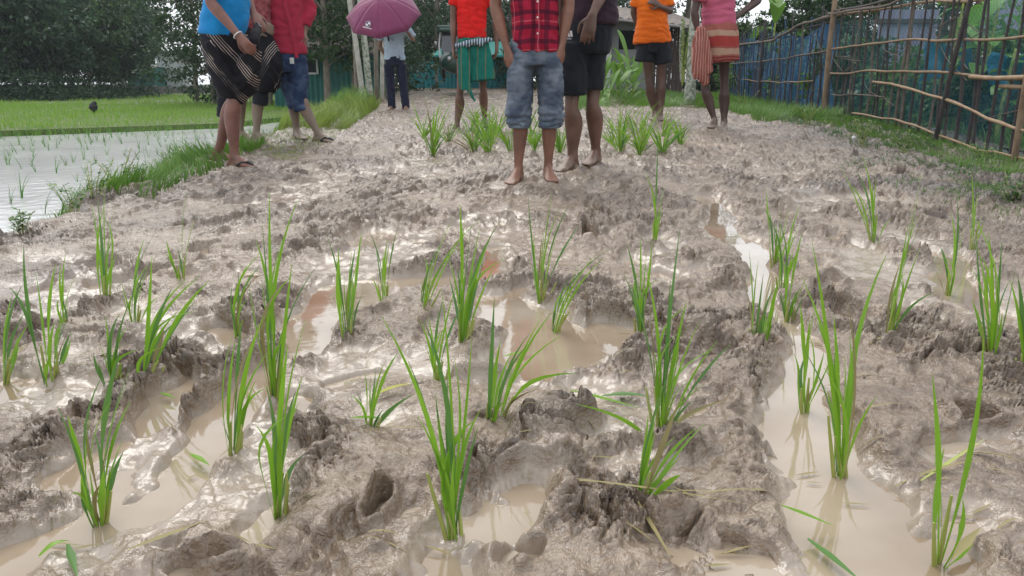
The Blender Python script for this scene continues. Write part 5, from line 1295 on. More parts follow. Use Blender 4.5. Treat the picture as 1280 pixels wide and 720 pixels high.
# ------------------------------------------------------------------ bamboo fence
mat('bamboo', (.17, .115, .07), (.30, .22, .14), .7, 22, bstr=.5, bdist=.006, msc=(1, 1, .4)); mat('bamboo_dark', (.035, .032, .036), (.085, .072, .065), .75, 18, bstr=.5, bdist=.006, msc=(1, 1, .4))
mat('bamboo_pale', (.36, .26, .16), (.24, .15, .09), .6, 16, bstr=.4, bdist=.006); mat('stake_blue', (.03, .06, .12), (.05, .09, .17), .7, 18, bstr=.4)
mat('red_plastic', (.48, .16, .12), (.70, .62, .55), .4, 22, bstr=.2, pos=(.45, .55))
mat('twig', (.10, .085, .075), (.17, .14, .115), .9, 20, bstr=.4)
def net_material(name, c, dens, scale):
    m = bpy.data.materials.new(name); t, b = nodes(m)
    tcn = t.nodes.new('ShaderNodeTexCoord'); mp_ = t.nodes.new('ShaderNodeMapping'); mp_.inputs['Scale'].default_value = (scale, scale, scale); mp_.inputs['Rotation'].default_value = (R(45), 0, 0)
    t.links.new(tcn.outputs['Object'], mp_.inputs[0])
    sp = t.nodes.new('ShaderNodeSeparateXYZ'); t.links.new(mp_.outputs[0], sp.inputs[0]); prev = None
    for o_ in (1, 2):
        a = t.nodes.new('ShaderNodeMath'); a.operation = 'FRACT'; t.links.new(sp.outputs[o_], a.inputs[0])
        l = t.nodes.new('ShaderNodeMath'); l.operation = 'LESS_THAN'; l.inputs[1].default_value = .16; t.links.new(a.outputs[0], l.inputs[0])
        if prev:
            x = t.nodes.new('ShaderNodeMath'); x.operation = 'MAXIMUM'; t.links.new(prev, x.inputs[0]); t.links.new(l.outputs[0], x.inputs[1]); prev = x.outputs[0]
        else: prev = l.outputs[0]
    n = noise(t, 1.6, 3, .6); rr = ramp(t, n, [(.42, (dens*.55,)*3), (.6, (dens,)*3)])
    x = t.nodes.new('ShaderNodeMath'); x.operation = 'MULTIPLY'; x.inputs[1].default_value = .55; t.links.new(prev, x.inputs[0])
    y = t.nodes.new('ShaderNodeMath'); y.operation = 'MAXIMUM'; t.links.new(x.outputs[0], y.inputs[0]); t.links.new(rr, y.inputs[1])
    b.inputs['Base Color'].default_value = (*c, 1); b.inputs['Roughness'].default_value = .6; t.links.new(y.outputs[0], b.inputs['Alpha']); M[name] = m
net_material('blue_net', (.05, .19, .42), .60, 26); net_material('green_net', (.05, .19, .24), .24, 26)
def fz(y): return float(base_g(xright(y), y)) + .01
def build_fence():
    e = empty('bamboo_fence', (xright(9), 9, fz(9)), 'rickety fence of dark upright sticks and bamboo rails on the right', 'fence')
    r = random.Random(4); y = 4.2; i = 0
    def pt(y, z, off=0): return Vector((xright(y) + off, y, fz(y) + z))
    while y < 16.2:
        H = r.uniform(1.08, 1.36); le = r.uniform(-.05, .09); bx = r.uniform(-.02, .02)
        a = pt(y, -.06); c = pt(y + le, H, r.uniform(-.05, .03)); m1 = a.lerp(c, .35) + Vector((bx, r.uniform(-.03, .03), 0)); m2 = a.lerp(c, .7) + Vector((-bx, r.uniform(-.03, .03), 0))
        rr = r.uniform(.010, .015); mt = 'stake_blue' if y > 10.2 and r.random() < .6 else r.choice(['bamboo_dark', 'bamboo_dark', 'bamboo_dark', 'bamboo_dark', 'bamboo_dark', 'twig'])
        b = MB().tube([a, m1, m2, c], [rr*1.1, rr, rr*.9, rr*.7], n=7, res=3)
        for k in range(4):     # knots
            q = a.lerp(c, .15 + .22*k + r.uniform(-.05, .05)); j = min(range(len(b.V)), key=lambda v: (b.V[v] - q).length)
        b.build('stake', M[mt], e); y += r.uniform(.11, .21) if y < 9 else r.uniform(.12, .22); i += 1
    # big slanting stake and posts
    for (yy, le, rr, mt, H) in ((9.35, .1, .034, 'bamboo', 1.42), (6.35, -.35, .020, 'bamboo_dark', 1.5), (5.12, .03, .022, 'bamboo', 1.4), (13.0, 0, .026, 'bamboo_dark', 1.35)):
        MB().tube([pt(yy, -.1, -.04), pt(yy + le*.5, H*.5, -.05), pt(yy + le, H, -.03)], [rr, rr*.95, rr*.85], n=10).build('post', M[mt], e)
    def rail(pts, rad, mt, off=-.03, wob=.012):
        P = []
        for k in range(len(pts) - 1):
            for q in range(5): t = q/5; P.append((pts[k][0]*(1-t) + pts[k+1][0]*t, pts[k][1]*(1-t) + pts[k+1][1]*t + r.uniform(-wob, wob)))
        P.append(pts[-1])
        b = MB().tube([pt(a, z, off + r.uniform(-.006, .006)) for a, z in P], [rad*.68*(1.22 if q_ % 4 == 2 else r.uniform(.9, 1.05)) for q_ in range(len(P))], n=8, res=2)
        b.build('rail', M[mt], e)
    rail([(4.2, 1.16), (7, 1.20), (9.4, 1.24)], .020, 'bamboo_dark'); rail([(4.2, 1.09), (6.8, 1.14), (9.6, 1.19)], .017, 'bamboo_pale', .02); rail([(6.4, 1.22), (8, 1.17), (9.6, 1.22)], .022, 'twig', -.04)
    rail([(9.2, 1.21), (11, 1.16), (12.4, 1.02), (16, 1.05)], .028, 'twig', -.03); rail([(9.2, 1.15), (12, 1.08), (16, 1.0)], .016, 'bamboo_dark', .02)
    rail([(4.2, .87), (6.2, .83), (8.2, .82), (9.4, .80)], .016, 'bamboo'); rail([(9.4, .78), (12, .72), (16, .7)], .015, 'twig')
    rail([(4.2, .60), (5.9, .57)], .026, 'bamboo_pale', -.045, .004); rail([(4.2, .545), (5.5, .52)], .024, 'bamboo_pale', -.02, .004); rail([(5.8, .58), (7.6, .55), (9.3, .52)], .016, 'bamboo')
    rail([(4.2, .20), (5.2, .25), (6.1, .36), (7.3, .42), (7.9, .44)], .018, 'bamboo_pale', -.04, .006); rail([(4.6, .05), (5.6, .06), (7.0, .10), (8.4, .10)], .014, 'bamboo_pale', -.03, .01)
    rail([(7.6, .30), (9.2, .28)], .010, 'twig'); rail([(10, .42), (12, .38), (14.5, .40)], .009, 'bamboo_pale')
    for k in range(34):        # thin twigs woven through
        a = r.uniform(5.0, 15); z = r.uniform(.15, 1.2); L = r.uniform(.3, .8); s = r.uniform(-.5, .5)
        MB().tube([pt(a, z, -.02), pt(a + L*.5, z + s*L*.5 + r.uniform(-.04, .04), -.03), pt(a + L, z + s*L, .0)], [.005, .004, .003], n=5, res=2).build('twig', M['twig'], e)
    def net(y0, y1, z0, z1, m, name, off):
        V = []; F = []; nx, nz = 60, 10
        for j in range(nz + 1):
            for i2 in range(nx + 1):
                yy = y0 + (y1 - y0)*i2/nx; z = z0 + (z1 - z0)*j/nz*(1 + .06*math.sin(yy*2.7)); V.append(pt(yy, z, off + .035*math.sin(yy*4 + j*.9) + .02*math.sin(yy*9.3)))
        for j in range(nz):
            for i2 in range(nx): a = j*(nx + 1) + i2; F.append((a, a + 1, a + nx + 2, a + nx + 1))
        obj(name, V, F, M[m], e)
    net(9.5, 16, .02, 1.08, 'blue_net', 'net', .06); net(4.4, 9.5, .0, 1.15, 'green_net', 'net', .06)

# ------------------------------------------------------------------ far buildings and trees
mat('concrete', (.24, .25, .25), (.17, .18, .18), .9, 3, bscale=18, bstr=.3); mat('concrete_wall', (.30, .28, .27), (.21, .20, .19), .9, 2, bscale=12)
mat('tin_green', (.012, .13, .11), (.009, .095, .085), .5, 2, bstr=0); mat('tin_teal', (.03, .36, .30), (.02, .28, .25), .5, 3, bstr=0); mat('plank', (.10, .075, .065), (.055, .042, .036), .85, 6, msc=(1, 1, .2), bscale=20)
mat('dark_inside', (.01, .011, .014), (.014, .015, .018), .8, 4, bstr=0); mat('white_paint', (.55, .56, .56), (.45, .46, .46), .6, 8, bstr=.1); mat('tarp_blue', (.015, .20, .33), (.01, .13, .24), .45, 5, bscale=9, bstr=.6, bdist=.05)
mat('lavender_tin', (.30, .31, .42), (.24, .25, .35), .5, 3, bstr=0); mat('roof_rust', (.20, .16, .13), (.11, .10, .095), .7, 4, bstr=.2); mat('teal_fence', (.02, .26, .27), (.02, .20, .24), .6, 3, bstr=0)
mat('rick_green', (.012, .045, .03), (.015, .06, .04), .35, 4, bstr=0, spec=.6); mat('glass_dark', (.02, .03, .035), (.04, .05, .055), .1, 3, bstr=0, spec=.8)
def corrugated(name, a, b, z0, z1, m, parent, amp=.012, pitch=.11, thick=.012):
    """ribbed sheet standing between ground points a and b"""
    a, b = Vector((*a, 0)), Vector((*b, 0)); d = (b - a); L = d.length; d.normalize(); nn = Vector((d.y, -d.x, 0)); n = int(L/pitch*4); V = []; F = []
    for i in range(n + 1):
        o = a + d*(L*i/n) + nn*(amp*math.sin(i*math.pi/2))
        for zz in (z0, z1): V += [o + Vector((0, 0, zz)), o - nn*thick + Vector((0, 0, zz))]
    for i in range(n):
        q = 4*i; F += [(q, q+4, q+6, q+2), (q+1, q+3, q+7, q+5), (q+2, q+6, q+7, q+3), (q, q+1, q+5, q+4)]
    F += [(0, 2, 3, 1), (4*n, 4*n+1, 4*n+3, 4*n+2)]
    return obj(name, V, F, M[m], parent, False)
def build_far():
    # grey concrete hut with a wooden lean-to, behind the man in orange
    Y = 18.5; e = empty('grey_hut', (W(800, 60, Y).x, Y, .1), 'grey concrete hut with a dark window hole and a sloping tin roof', 'hut')
    def xr(px): return W(px, 60, Y).x
    x0, x1, xw0, xw1 = xr(742), xr(856), xr(773), xr(797); zt = 2.05
    z = lambda py, yy=Y: W(800, py, yy).z
    wl = MB(); T = .18; zw0, zw1 = z(62), z(37)
    for (a, b, c, d) in ((x0, xw0, -.1, zt), (xw1, xr(812), -.1, zt), (xw0, xw1, -.1, zw0), (xw0, xw1, zw1, zt)):
        wl.box(((a + b)/2, Y + T/2, (c + d)/2), (b - a, T, d - c))
    wl.box((x0 + .09, Y + 2, zt/2 - .05), (.18, 3.6, zt + .1)); wl.box(((x0 + x1)/2, Y + 3.9, zt/2), (x1 - x0, .18, zt)); wl.build('wall', M['concrete'], e, False)
    MB().box(((xw0 + xw1)/2, Y + .5, (zw0 + zw1)/2), (xw1 - xw0, .04, zw1 - zw0)).build('window', M['dark_inside'], e, False)
    MB().box((xr(760), Y - .06, 1.0), (.12, .12, 2.1)).build('pillar', M['white_paint'], e, False)
    n = 9; w = (x1 - xr(812))/n
    for i in range(n): MB().box((xr(812) + w*(i + .5), Y + .06 + .012*(i % 2), .95), (w - .012, .03, 2.0)).build('plank', M['plank'], e, False)
    rf = MB(); rf.V = []; nr = 60; rx0, rx1 = x0 - .3, x1 + .5
    for i in range(nr + 1):
        x = rx0 + (rx1 - rx0)*i/nr; zz = 2.12 - .10*(i/nr)*3 + .018*math.sin(i*math.pi/2); rf.V += [Vector((x, Y - .55, zz)), Vector((x, Y + 4.2, zz + .75)), Vector((x, Y - .55, zz - .03)), Vector((x, Y + 4.2, zz + .72))]
    for i in range(nr): q = 4*i; rf.F += [(q, q+4, q+5, q+1), (q+2, q+3, q+7, q+6), (q, q+2, q+6, q+4)]
    rf.build('roof', M['roof_rust'], e, False); MB().tube([(rx0, Y - .57, 2.07), (rx1, Y - .57, 1.77)], [.03, .03], n=6).build('fascia', M['concrete_wall'], e)
    # green painted house on the left, white window frame
    Y = 21; e = empty('green_house', (W(420, 80, Y).x, Y, 0), 'low green painted tin house with a white window frame under the trees', 'house'); z = lambda py: W(420, py, Y).z
    xa, xb = W(340, 80, Y).x, W(462, 80, Y).x
    corrugated('wall', (xa, Y), (xb, Y), -.1, z(66), 'tin_green', e, .02, .14)
    corrugated('wall', (xb, Y), (xb, Y + 4), -.1, z(66), 'tin_green', e, .02, .14)
    fx0, fx1, f0, f1 = W(381, 80, Y).x, W(397, 80, Y).x, z(92), z(74); fr = MB()
    for (cx, cz, w, h) in (((fx0 + fx1)/2, f0, fx1 - fx0, .05), ((fx0 + fx1)/2, f1, fx1 - fx0, .05), (fx0, (f0 + f1)/2, .05, f1 - f0 + .05), (fx1, (f0 + f1)/2, .05, f1 - f0 + .05)): fr.box((cx, Y - .05, cz), (w, .05, h))
    wn = MB().box(((fx0 + fx1)/2, Y - .03, (f0 + f1)/2), (fx1 - fx0 - .05, .03, f1 - f0 - .05)).build('window', M['dark_inside'], e, False); o = fr.build('window_frame', M['white_paint'], e, False)
    rf = MB(); rf.V = [Vector((xa - .3, Y - .5, z(67))), Vector((xb + .3, Y - .5, z(67))), Vector((xb + .3, Y + 2, z(67) + .9)), Vector((xa - .3, Y + 2, z(67) + .9))]; rf.V += [v - Vector((0, 0, .04)) for v in rf.V]; rf.F = [(0, 1, 2, 3), (7, 6, 5, 4), (0, 4, 5, 1), (1, 5, 6, 2), (2, 6, 7, 3), (3, 7, 4, 0)]; rf.build('roof', M['roof_rust'], e, False)
    # teal roofed shed and teal tin fence in the middle distance
    Y = 30; e = empty('teal_shed', (W(600, 70, Y).x, Y, 0), 'open shed with a bright teal roof at the end of the track', 'shed')
    a, b, c, d = W(537, 70, Y), W(572, 53, Y), W(640, 53, Y + 1), W(640, 74, Y); rf = MB(); rf.V = [W(537, 69, Y), W(640, 69, Y), W(645, 52, Y + 2), W(566, 52, Y + 2)]; rf.V += [v - Vector((0, 0, .06)) for v in rf.V]; rf.F = [(0, 1, 2, 3), (7, 6, 5, 4), (0, 4, 5, 1), (1, 5, 6, 2), (2, 6, 7, 3), (3, 7, 4, 0)]
    rf.build('roof', M['tin_teal'], e, False)
    for px in (545, 600, 638): p = W(px, 70, Y + .3); MB().tube([(p.x, p.y, -.2), (p.x, p.y, p.z)], [.06, .05], n=7).build('post', M['bark'], e)
    e = empty('tin_fence', (W(540, 85, 31).x, 31, 0), 'teal corrugated tin fence behind the umbrella person', 'fence'); corrugated('panel', (W(512, 85, 31).x, 31), (W(640, 85, 31).x, 31), -.2, W(540, 76, 31).z, 'teal_fence', e, .02, .16)
    rickshaw()
    # compound wall and small green roof far left
    Y = 52; e = empty('boundary_wall', (W(195, 110, Y).x, Y, 0), 'long grey boundary wall across the far end of the field', 'wall')
    xa, xb = W(155, 110, Y).x, W(330, 110, Y).x; n = 9; w = (xb - xa)/n; zt = W(195, 108, Y).z
    for i in range(n): MB().box((xa + w*(i + .5), Y, zt/2 - .3), (w - .03, .12, zt + .6 - .0)).build('panel', M['concrete_wall'], e, False); MB().box((xa + w*i, Y - .05, zt/2 - .25), (.22, .22, zt + .65)).build('pier', M['concrete'], e, False)
    Y = 56; e = empty('green_roof_house', (W(190, 100, Y).x, Y, 0), 'small house with a bright green roof beyond the grey boundary wall', 'house')
    p0, p1, p2, p3 = W(164, 92, Y - 1), W(200, 97, Y - 1), W(188, 84, Y + 2), W(166, 82, Y + 2); rf = MB(); rf.V = [p0, p1, p2, p3] + [v - Vector((0, 0, .08)) for v in (p0, p1, p2, p3)]; rf.F = [(0, 1, 2, 3), (7, 6, 5, 4), (0, 4, 5, 1), (1, 5, 6, 2), (2, 6, 7, 3), (3, 7, 4, 0)]; rf.build('roof', M['tin_teal'], e, False)
    MB().box((W(184, 100, Y).x, Y, W(184, 100, Y).z - .8), (W(203, 100, Y).x - W(165, 100, Y).x - .3, 2, 3.4)).build('wall', M['tin_green'], e, False)
    Y = 57; e = empty('pale_house', (W(216, 100, Y).x, Y, 0), 'pale house wall glimpsed beyond the grey boundary wall', 'house'); MB().box((W(216, 100, Y).x, Y + 1, 1.1), (2.0, 2, 3.3)).build('wall', M['white_paint'], e, False); MB().box((W(216, 100, Y).x, Y + .9, 2.85), (2.5, 2.6, .14)).build('roof', M['roof_rust'], e, False)
    # things behind the fence: tin wall, tarpaulins
    Y = 11; e = empty('tin_wall', (W(1130, 30, Y).x, Y, .1), 'pale lavender tin wall of a shed behind the fence', 'shed'); corrugated('panel', (W(1095, 60, Y).x, Y), (W(1168, 60, Y).x, Y), 0, W(1130, 12, Y).z, 'lavender_tin', e, .012, .12); MB().box((W(1131, 22, Y).x, Y - .04, W(1130, 27, Y).z), (W(1170, 60, Y).x - W(1092, 60, Y).x, .05, .06)).build('batten', M['plank'], e, False)
    for (px, py, wpx, hpx, Y, lab, mt) in ((1185, 82, 66, 70, 8.0, 'blue tarpaulin sheet hung behind the middle of the fence', 'tarp_blue'), (1262, 95, 60, 60, 6.6, 'blue tarpaulin behind the right end of the fence', 'tarp_blue')):
        V = []; F = []; n = 14; A, B = W(px - wpx/2, py + hpx/2, Y), W(px + wpx/2, py - hpx/2, Y)
        for j in range(n + 1):
            for i in range(n + 1): u, v = i/n, j/n; V.append((A.x + (B.x - A.x)*u, Y + .07*math.sin(u*11 + v*3) + .04*math.sin(v*9 + u*5), A.z + (B.z - A.z)*v*(1 - .10*math.sin(u*5) - .08*u)))
        for j in range(n):
            for i in range(n): a = j*(n+1) + i; F.append((a, a+1, a+n+2, a+n+1))
        o = obj('tarpaulin', V, F, M[mt]); tag(o, lab, 'tarpaulin'); md = o.modifiers.new('s', 'SOLIDIFY'); md.thickness = .006
    e = empty('grey_shed', (W(1262, 20, 10).x, 10, 0), 'bluish grey tin shed wall at the upper right corner', 'shed'); corrugated('panel', (W(1225, 30, 10).x, 10), (W(1330, 30, 10).x, 10.2), 1.0, 2.6, 'lavender_tin', e, .012, .12); MB().box((W(1225, 30, 10).x, 10.05, 1.3), (.08, .08, 2.5)).build('post', M['plank'], e, False)

def rickshaw():
    Y = 24; c = G(582, 99); Y = 22; p = W(572, 98, Y); k = 1.0; z0 = .25
    e = empty('auto_rickshaw', (p.x, Y, z0), 'dark green three wheeled vehicle parked at the end of the track', 'auto rickshaw')
    z0 = W(572, 99, Y).z
    def q(x, y, z): return Vector((p.x + x, Y + y, z0 + z))
    b = MB().tube([q(0, .2, .45), q(0, .9, .5), q(0, 2.0, .5)], [(.50, .32), (.62, .36), (.62, .34)], side=(1, 0, 0), n=16); remeshed(b, .04, 'body', M['rick_green'], e)
    b = MB(); b.box(q(0, 1.1, 1.42), (1.18, 1.9, .10)); b.box(q(0, .2, 1.34), (1.05, .25, .12)); o = b.build('canopy', M['rick_green'], e, False); bv = o.modifiers.new('b', 'BEVEL'); bv.width = .05; bv.segments = 3
    b = MB(); b.V = [q(-.46, .12, .74), q(.46, .12, .74), q(.44, .28, 1.32), q(-.44, .28, 1.32)]; b.V += [v + Vector((0, .015, 0)) for v in b.V]; b.F = [(0, 1, 2, 3), (7, 6, 5, 4), (0, 4, 5, 1), (2, 6, 7, 3), (1, 5, 6, 2), (3, 7, 4, 0)]; b.build('windscreen', M['glass_dark'], e, False)
    for sx in (-1, 1):
        MB().tube([q(.50*sx, .10, .60), q(.52*sx, .16, .95), q(.47*sx, .30, 1.36)], [.028, .026, .026], n=7).build('pillar', M['white_paint'], e)
        MB().tube([q(.58*sx, 1.9, .60), q(.57*sx, 1.95, 1.38)], [.025, .025], n=6).build('pillar', M['rick_green'], e)
        MB().ball(q(.22*sx, -.12, .55), (.07, .04, .07), 12, 8).build('headlight', M['steel'], e); MB().ball(q(.62*sx, .15, .98), (.05, .03, .07), 8, 6).build('mirror', M['steel'], e)
    for (x, y) in ((0, .12), (-.55, 1.8), (.55, 1.8)):
        w = MB(); ring(w, q(x, y, .22), Vector((1, 0, 0)), .17, .05, 18); wo = w.build('wheel', M['black_rubber'], e); MB().tube([q(x - .04, y, .22), q(x + .04, y, .22)], [.11, .11], n=12, cap=None).build('rim', M['steel'], wo)
    return e

def build_trees():
    # the wood beyond the field, left: three kinds, each tree its own
    kinds = [make_tree('wood_tree', *W(18, 60, 31).xy, -.3, 4.7, 2.2, .24, 8000, 101, 'dense dark tree at the far left of the wood beyond the field', 'trees of the wood beyond the green field', 'tree_leaf_dark', 'bark_pale', low=.26, nb=11),
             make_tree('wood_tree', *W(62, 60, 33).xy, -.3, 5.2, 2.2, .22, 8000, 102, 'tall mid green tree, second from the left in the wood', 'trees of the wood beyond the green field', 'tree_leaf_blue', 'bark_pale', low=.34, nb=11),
             make_tree('wood_tree', *W(105, 60, 35).xy, -.3, 5.0, 2.3, .24, 7000, 103, 'pale trunked bushy tree in the middle of the wood', 'trees of the wood beyond the green field', 'tree_leaf', 'bark_pale', low=.32, nb=11)]
    r = random.Random(3)
    spots = [(-25, 30, 'in front of the left end of the wood, cut by the frame'), (40, 36, 'between the first two trees of the wood'), (84, 38, 'behind the second tall tree of the wood'), (130, 38, 'just right of the middle of the wood'),
             (150, 41, 'fourth from the right in the wood'), (150, 44, 'second from the right end of the wood'), (-60, 35, 'beyond the left edge of the photo'), (8, 42, 'far behind the left end of the wood'), (118, 46, 'in the back row of the wood over the middle'), (70, 47, 'in the back row of the wood, left'), (150, 52, 'at the back right corner of the wood'), (160, 58, 'slender at the right end of the wood before the sky gap'), (-110, 33, 'well beyond the left edge of the photo'), (-170, 37, 'farthest beyond the left edge of the photo'), (-240, 34, 'outermost of the wood on the left')]
    for i, (px, Y, lab) in enumerate(spots):
        p = W(px, 60, Y); k = kinds[i % 3]; kind = ('dense dark tree ', 'mid green tree ', 'pale trunked tree ')[i % 3]
        copy_thing(k, (p.x, p.y, -.3), kind + lab, r.uniform(0, 6), r.uniform(.85, 1.12)*(1 + .25*(Y > 40))*(1 if px < 160 else .85))
    for i, (px, Y, lab) in enumerate(((352, 44, 'far behind the red shirt man'), (418, 42, 'far behind the green house'), (462, 41, 'far behind the clump of pale trunks'), (508, 43, 'far behind the umbrella'), (548, 45, 'far behind the teal roof'), (590, 42, 'far behind the red football shirt'), (640, 41, 'far behind the boy'), (694, 42, 'far behind the man in black'), (742, 40, 'far behind the left end of the hut'))):
        p = W(px, 60, Y); o = copy_thing(kinds[0], (p.x, p.y, -.4), 'dense dark tree ' + lab, i*1.3, 1.15 + .1*(i % 3)); o['group'] = 'far trees closing the end of the track'
    for i, (px, Y, h) in enumerate(((15, 30, 1.3), (50, 31, 1.1), (90, 34, 1.2), (125, 37, 1.1), (-15, 29, 1.4), (148, 43, 1.4), (70, 33, 1.0), (32, 32, 1.5), (108, 36, 1.4))):
        p = W(px, 60, Y); V, F = leaf_cloud(2600, [((0, 0, h*.4), (1.9, .9, h*.6)), ((1.4, .2, h*.2), (1.2, .7, h*.35)), ((-1.4, .2, h*.25), (1.2, .7, h*.4))], .16, 200 + i)
        o = link('undergrowth_bush', mesh_np('undergrowth_bush', V, F, M['tree_leaf_dark'])); o.location = (p.x, p.y, -.15)
        tag(o, ['low dark bush at the foot of the wood, ' + q for q in ('left end', 'second from left', 'below the middle trees', 'right of the middle', 'beyond the left frame edge', 'near the boundary wall', 'between the tall trees', 'behind the second bush', 'below the pale trunked tree')][i], 'bush', 'bushes at the foot of the wood')
    for i, (px, Y, h, lab) in enumerate(((520, 33, 2.6, 'dark bush behind the teal tin fence, beside the umbrella person'), (575, 34, 2.9, 'dark bush behind the teal roof'), (630, 34, 2.8, 'dark bush behind the legs of the boy'), (690, 30, 2.4, 'dark bush between the boy and the man in black'), (735, 27, 2.0, 'dark bush at the left corner of the grey hut'), (478, 27, 2.2, 'dark bush behind the clump of pale trunks'), (350, 27, 2.0, 'dark bush left of the green house'), (880, 27, 2.0, 'dark bush right of the grey hut'))):
        p = W(px, 60, Y); V, F = leaf_cloud(3000, [((0, 0, h*.5), (1.6, .9, h*.6)), ((1.2, .2, h*.35), (1.1, .7, h*.45)), ((-1.2, .2, h*.4), (1.1, .7, h*.5))], .17, 240 + i)
        o = link('undergrowth_bush', mesh_np('undergrowth_bush', V, F, M['tree_leaf_dark'])); o.location = (p.x, p.y, .1); tag(o, lab, 'bush', 'dark bushes at the end of the track')
    # nearer dark tree behind the men on the left
    make_tree('garden_tree', *W(262, 60, 24).xy, 0, 6.2, 2.1, .13, 15000, 110, 'broad dark leafy tree right behind the man in blue', None, 'tree_leaf_dark', low=.02, nb=24, spread=1.1)
    make_tree('garden_tree', *W(238, 60, 27).xy, -.1, 5.8, 1.2, .14, 8000, 111, 'light green tree left of the man in blue, beside the sky gap', None, 'tree_leaf', low=.2, nb=14)
    make_tree('garden_tree', *W(330, 60, 23).xy, 0, 5.6, 1.9, .13, 12000, 112, 'dark tree seen between the blue shirt and red shirt men', None, 'tree_leaf', low=.15, nb=20)
    make_tree('garden_tree', *W(405, 60, 20).xy, .1, 5.2, 1.6, .11, 13000, 113, 'leafy green tree overhanging the green house', None, 'tree_leaf', low=.22, nb=22)
    make_tree('garden_tree', *W(440, 60, 21).xy, .1, 5.8, 1.5, .11, 9000, 114, 'dark tree just left of the umbrella', None, 'tree_leaf_dark', low=.16, nb=18)
    make_tree('garden_tree', *W(478, 60, 24).xy, .1, 6.8, 2.2, .14, 10000, 115, 'dark tree rising behind the umbrella', None, 'tree_leaf_dark', low=.08, nb=16)
    make_tree('garden_tree', *W(545, 60, 33).xy, .1, 9.0, 2.8, .17, 12000, 116, 'dark spreading tree above the teal roof', None, 'tree_leaf_dark', low=.12, nb=20)
    make_tree('garden_tree', *W(640, 60, 34).xy, .1, 9.0, 2.6, .17, 12000, 117, 'dark tree behind the boy', None, 'tree_leaf_dark', low=.02, nb=18)
    make_tree('garden_tree', *W(512, 60, 34).xy, .1, 5.0, 1.5, .14, 6000, 118, 'small olive tree beside the umbrella person', None, 'tree_leaf', low=.26, nb=12)
    make_tree('garden_tree', *W(700, 60, 30).xy, .1, 7.5, 2.2, .15, 9000, 123, 'tree behind the man in black', None, 'tree_leaf', low=.08, nb=16)
    make_tree('garden_tree', *W(790, 60, 25).xy, .1, 7.5, 2.4, .14, 12000, 119, 'tree crown above the roof of the grey hut', None, 'tree_leaf_dark', low=.32, nb=18)
    make_tree('garden_tree', *W(850, 60, 26).xy, .1, 7.5, 1.6, .14, 9000, 120, 'dark tree above the right end of the hut roof', None, 'tree_leaf_dark', low=.15, nb=16)
    make_tree('garden_tree', *W(895, 60, 28).xy, .1, 8.0, 1.5, .15, 10000, 129, 'dark tree behind the man in pink', None, 'tree_leaf_dark', low=.1, nb=18)
    # pale stems by the umbrella
    for i, (px, Y, lean, rr, mt) in enumerate(((449, 16.6, -.22, .055, 'bark_pale'), (458, 16.8, -.14, .07, 'bark_moss'), (466, 17.2, .10, .05, 'bark'), (473, 17, .14, .045, 'bark_pale'), (480, 17.4, .05, .04, 'bark'), (441, 17.1, .02, .035, 'bark'))):
        g = G(px + 4, 112); b = W(px + 4, 106, Y)
        o = MB().tube([b - Vector((0, 0, .3)), b + Vector((lean*.4, 0, .8)), b + Vector((lean, .1, 1.9)), b + Vector((lean*1.6, .1, 3.6))], [rr*1.1, rr, rr*.9, rr*.7], n=10).build('tree_stem', M[mt])
        tag(o, ('leaning pale trunk, leftmost of the clump left of the umbrella person', 'thick mottled trunk under the left rim of the umbrella', 'dark trunk in the middle of the clump by the umbrella', 'thin pale trunk close to the umbrella person', 'dark thin trunk touching the back of the umbrella person', 'thin dark trunk at the left side of the clump')[i], 'tree trunk', 'bare trunks in the clump left of the umbrella')
    # mossy palm trunk and narrow post near the pink shirt
    b = W(864, 92, 13.2); b.z = G(864, 120).z
    t = MB().tube([b - Vector((0, 0, .3)), b + Vector((0, 0, 1)), b + Vector((.02, 0, 3.4)), b + Vector((.0, .1, 6.5))], [.105, .085, .08, .07], n=14); e = empty('palm_tree', b, 'tall straight betel palm with a mossy pale trunk left of the pink shirt man', 'palm tree'); t.build('trunk', M['bark_moss'], e)
    for k in range(11):
        a = k*2.4; d = Vector((math.cos(a), math.sin(a), 0)); c = b + Vector((0, .1, 6.5)); V = []; F = []
        sp = [c, c + d*.5 + Vector((0, 0, .55)), c + d*1.2 + Vector((0, 0, .5)), c + d*1.8 - Vector((0, 0, .1))]; pts = [Vector(q[:3]) for q in crom([list(q) for q in sp], 6)]; sd = d.cross(Vector((0, 0, 1)))
        for j, q in enumerate(pts[2:]):
            for s_ in (-1, 1):
                L = .45*(1 - .6*j/len(pts)); o = len(V); V += [q, q + sd*s_*L*.5 + d*.08 + Vector((0, 0, .03)), q + sd*s_*L + d*.22 - Vector((0, 0, .16)), q + d*.06]; F.append((o, o+1, o+2, o+3))
        obj('frond', V, F, M['tree_leaf'], e, False)
    o = MB().tube([W(853, 100, 14.5), W(852, 60, 14.5), W(853, 30, 14.5)], [.05, .045, .04], n=8).build('wooden_post', M['bark_moss']); tag(o, 'thin mossy post entwined with a creeper left of the palm trunk', 'post')
    weed_plant(*W(853, 104, 14.3).xy, W(853, 104, 14.3).z, 1.35, 9, 'green creeper climbing the thin mossy post', 'grass', 'creeper', None, 6, .10, .09, 26)
    # trees over the fence
    make_tree('garden_tree', *W(965, 30, 19).xy, .1, 2.0, 1.4, .11, 9000, 121, 'low leafy tree above the left end of the fence', None, 'tree_leaf', low=.1, nb=16)
    make_tree('garden_tree', *W(1015, 30, 15).xy, .1, 2.0, 1.0, .10, 9000, 122, 'bushy tree above the brown fence post', None, 'tree_leaf_dark', low=.15, nb=16)
    make_tree('garden_tree', *W(1065, 30, 16).xy, .1, 3.6, 1.3, .10, 9000, 124, 'dark tree behind the upper middle of the fence', None, 'tree_leaf_dark', low=.2, nb=16)
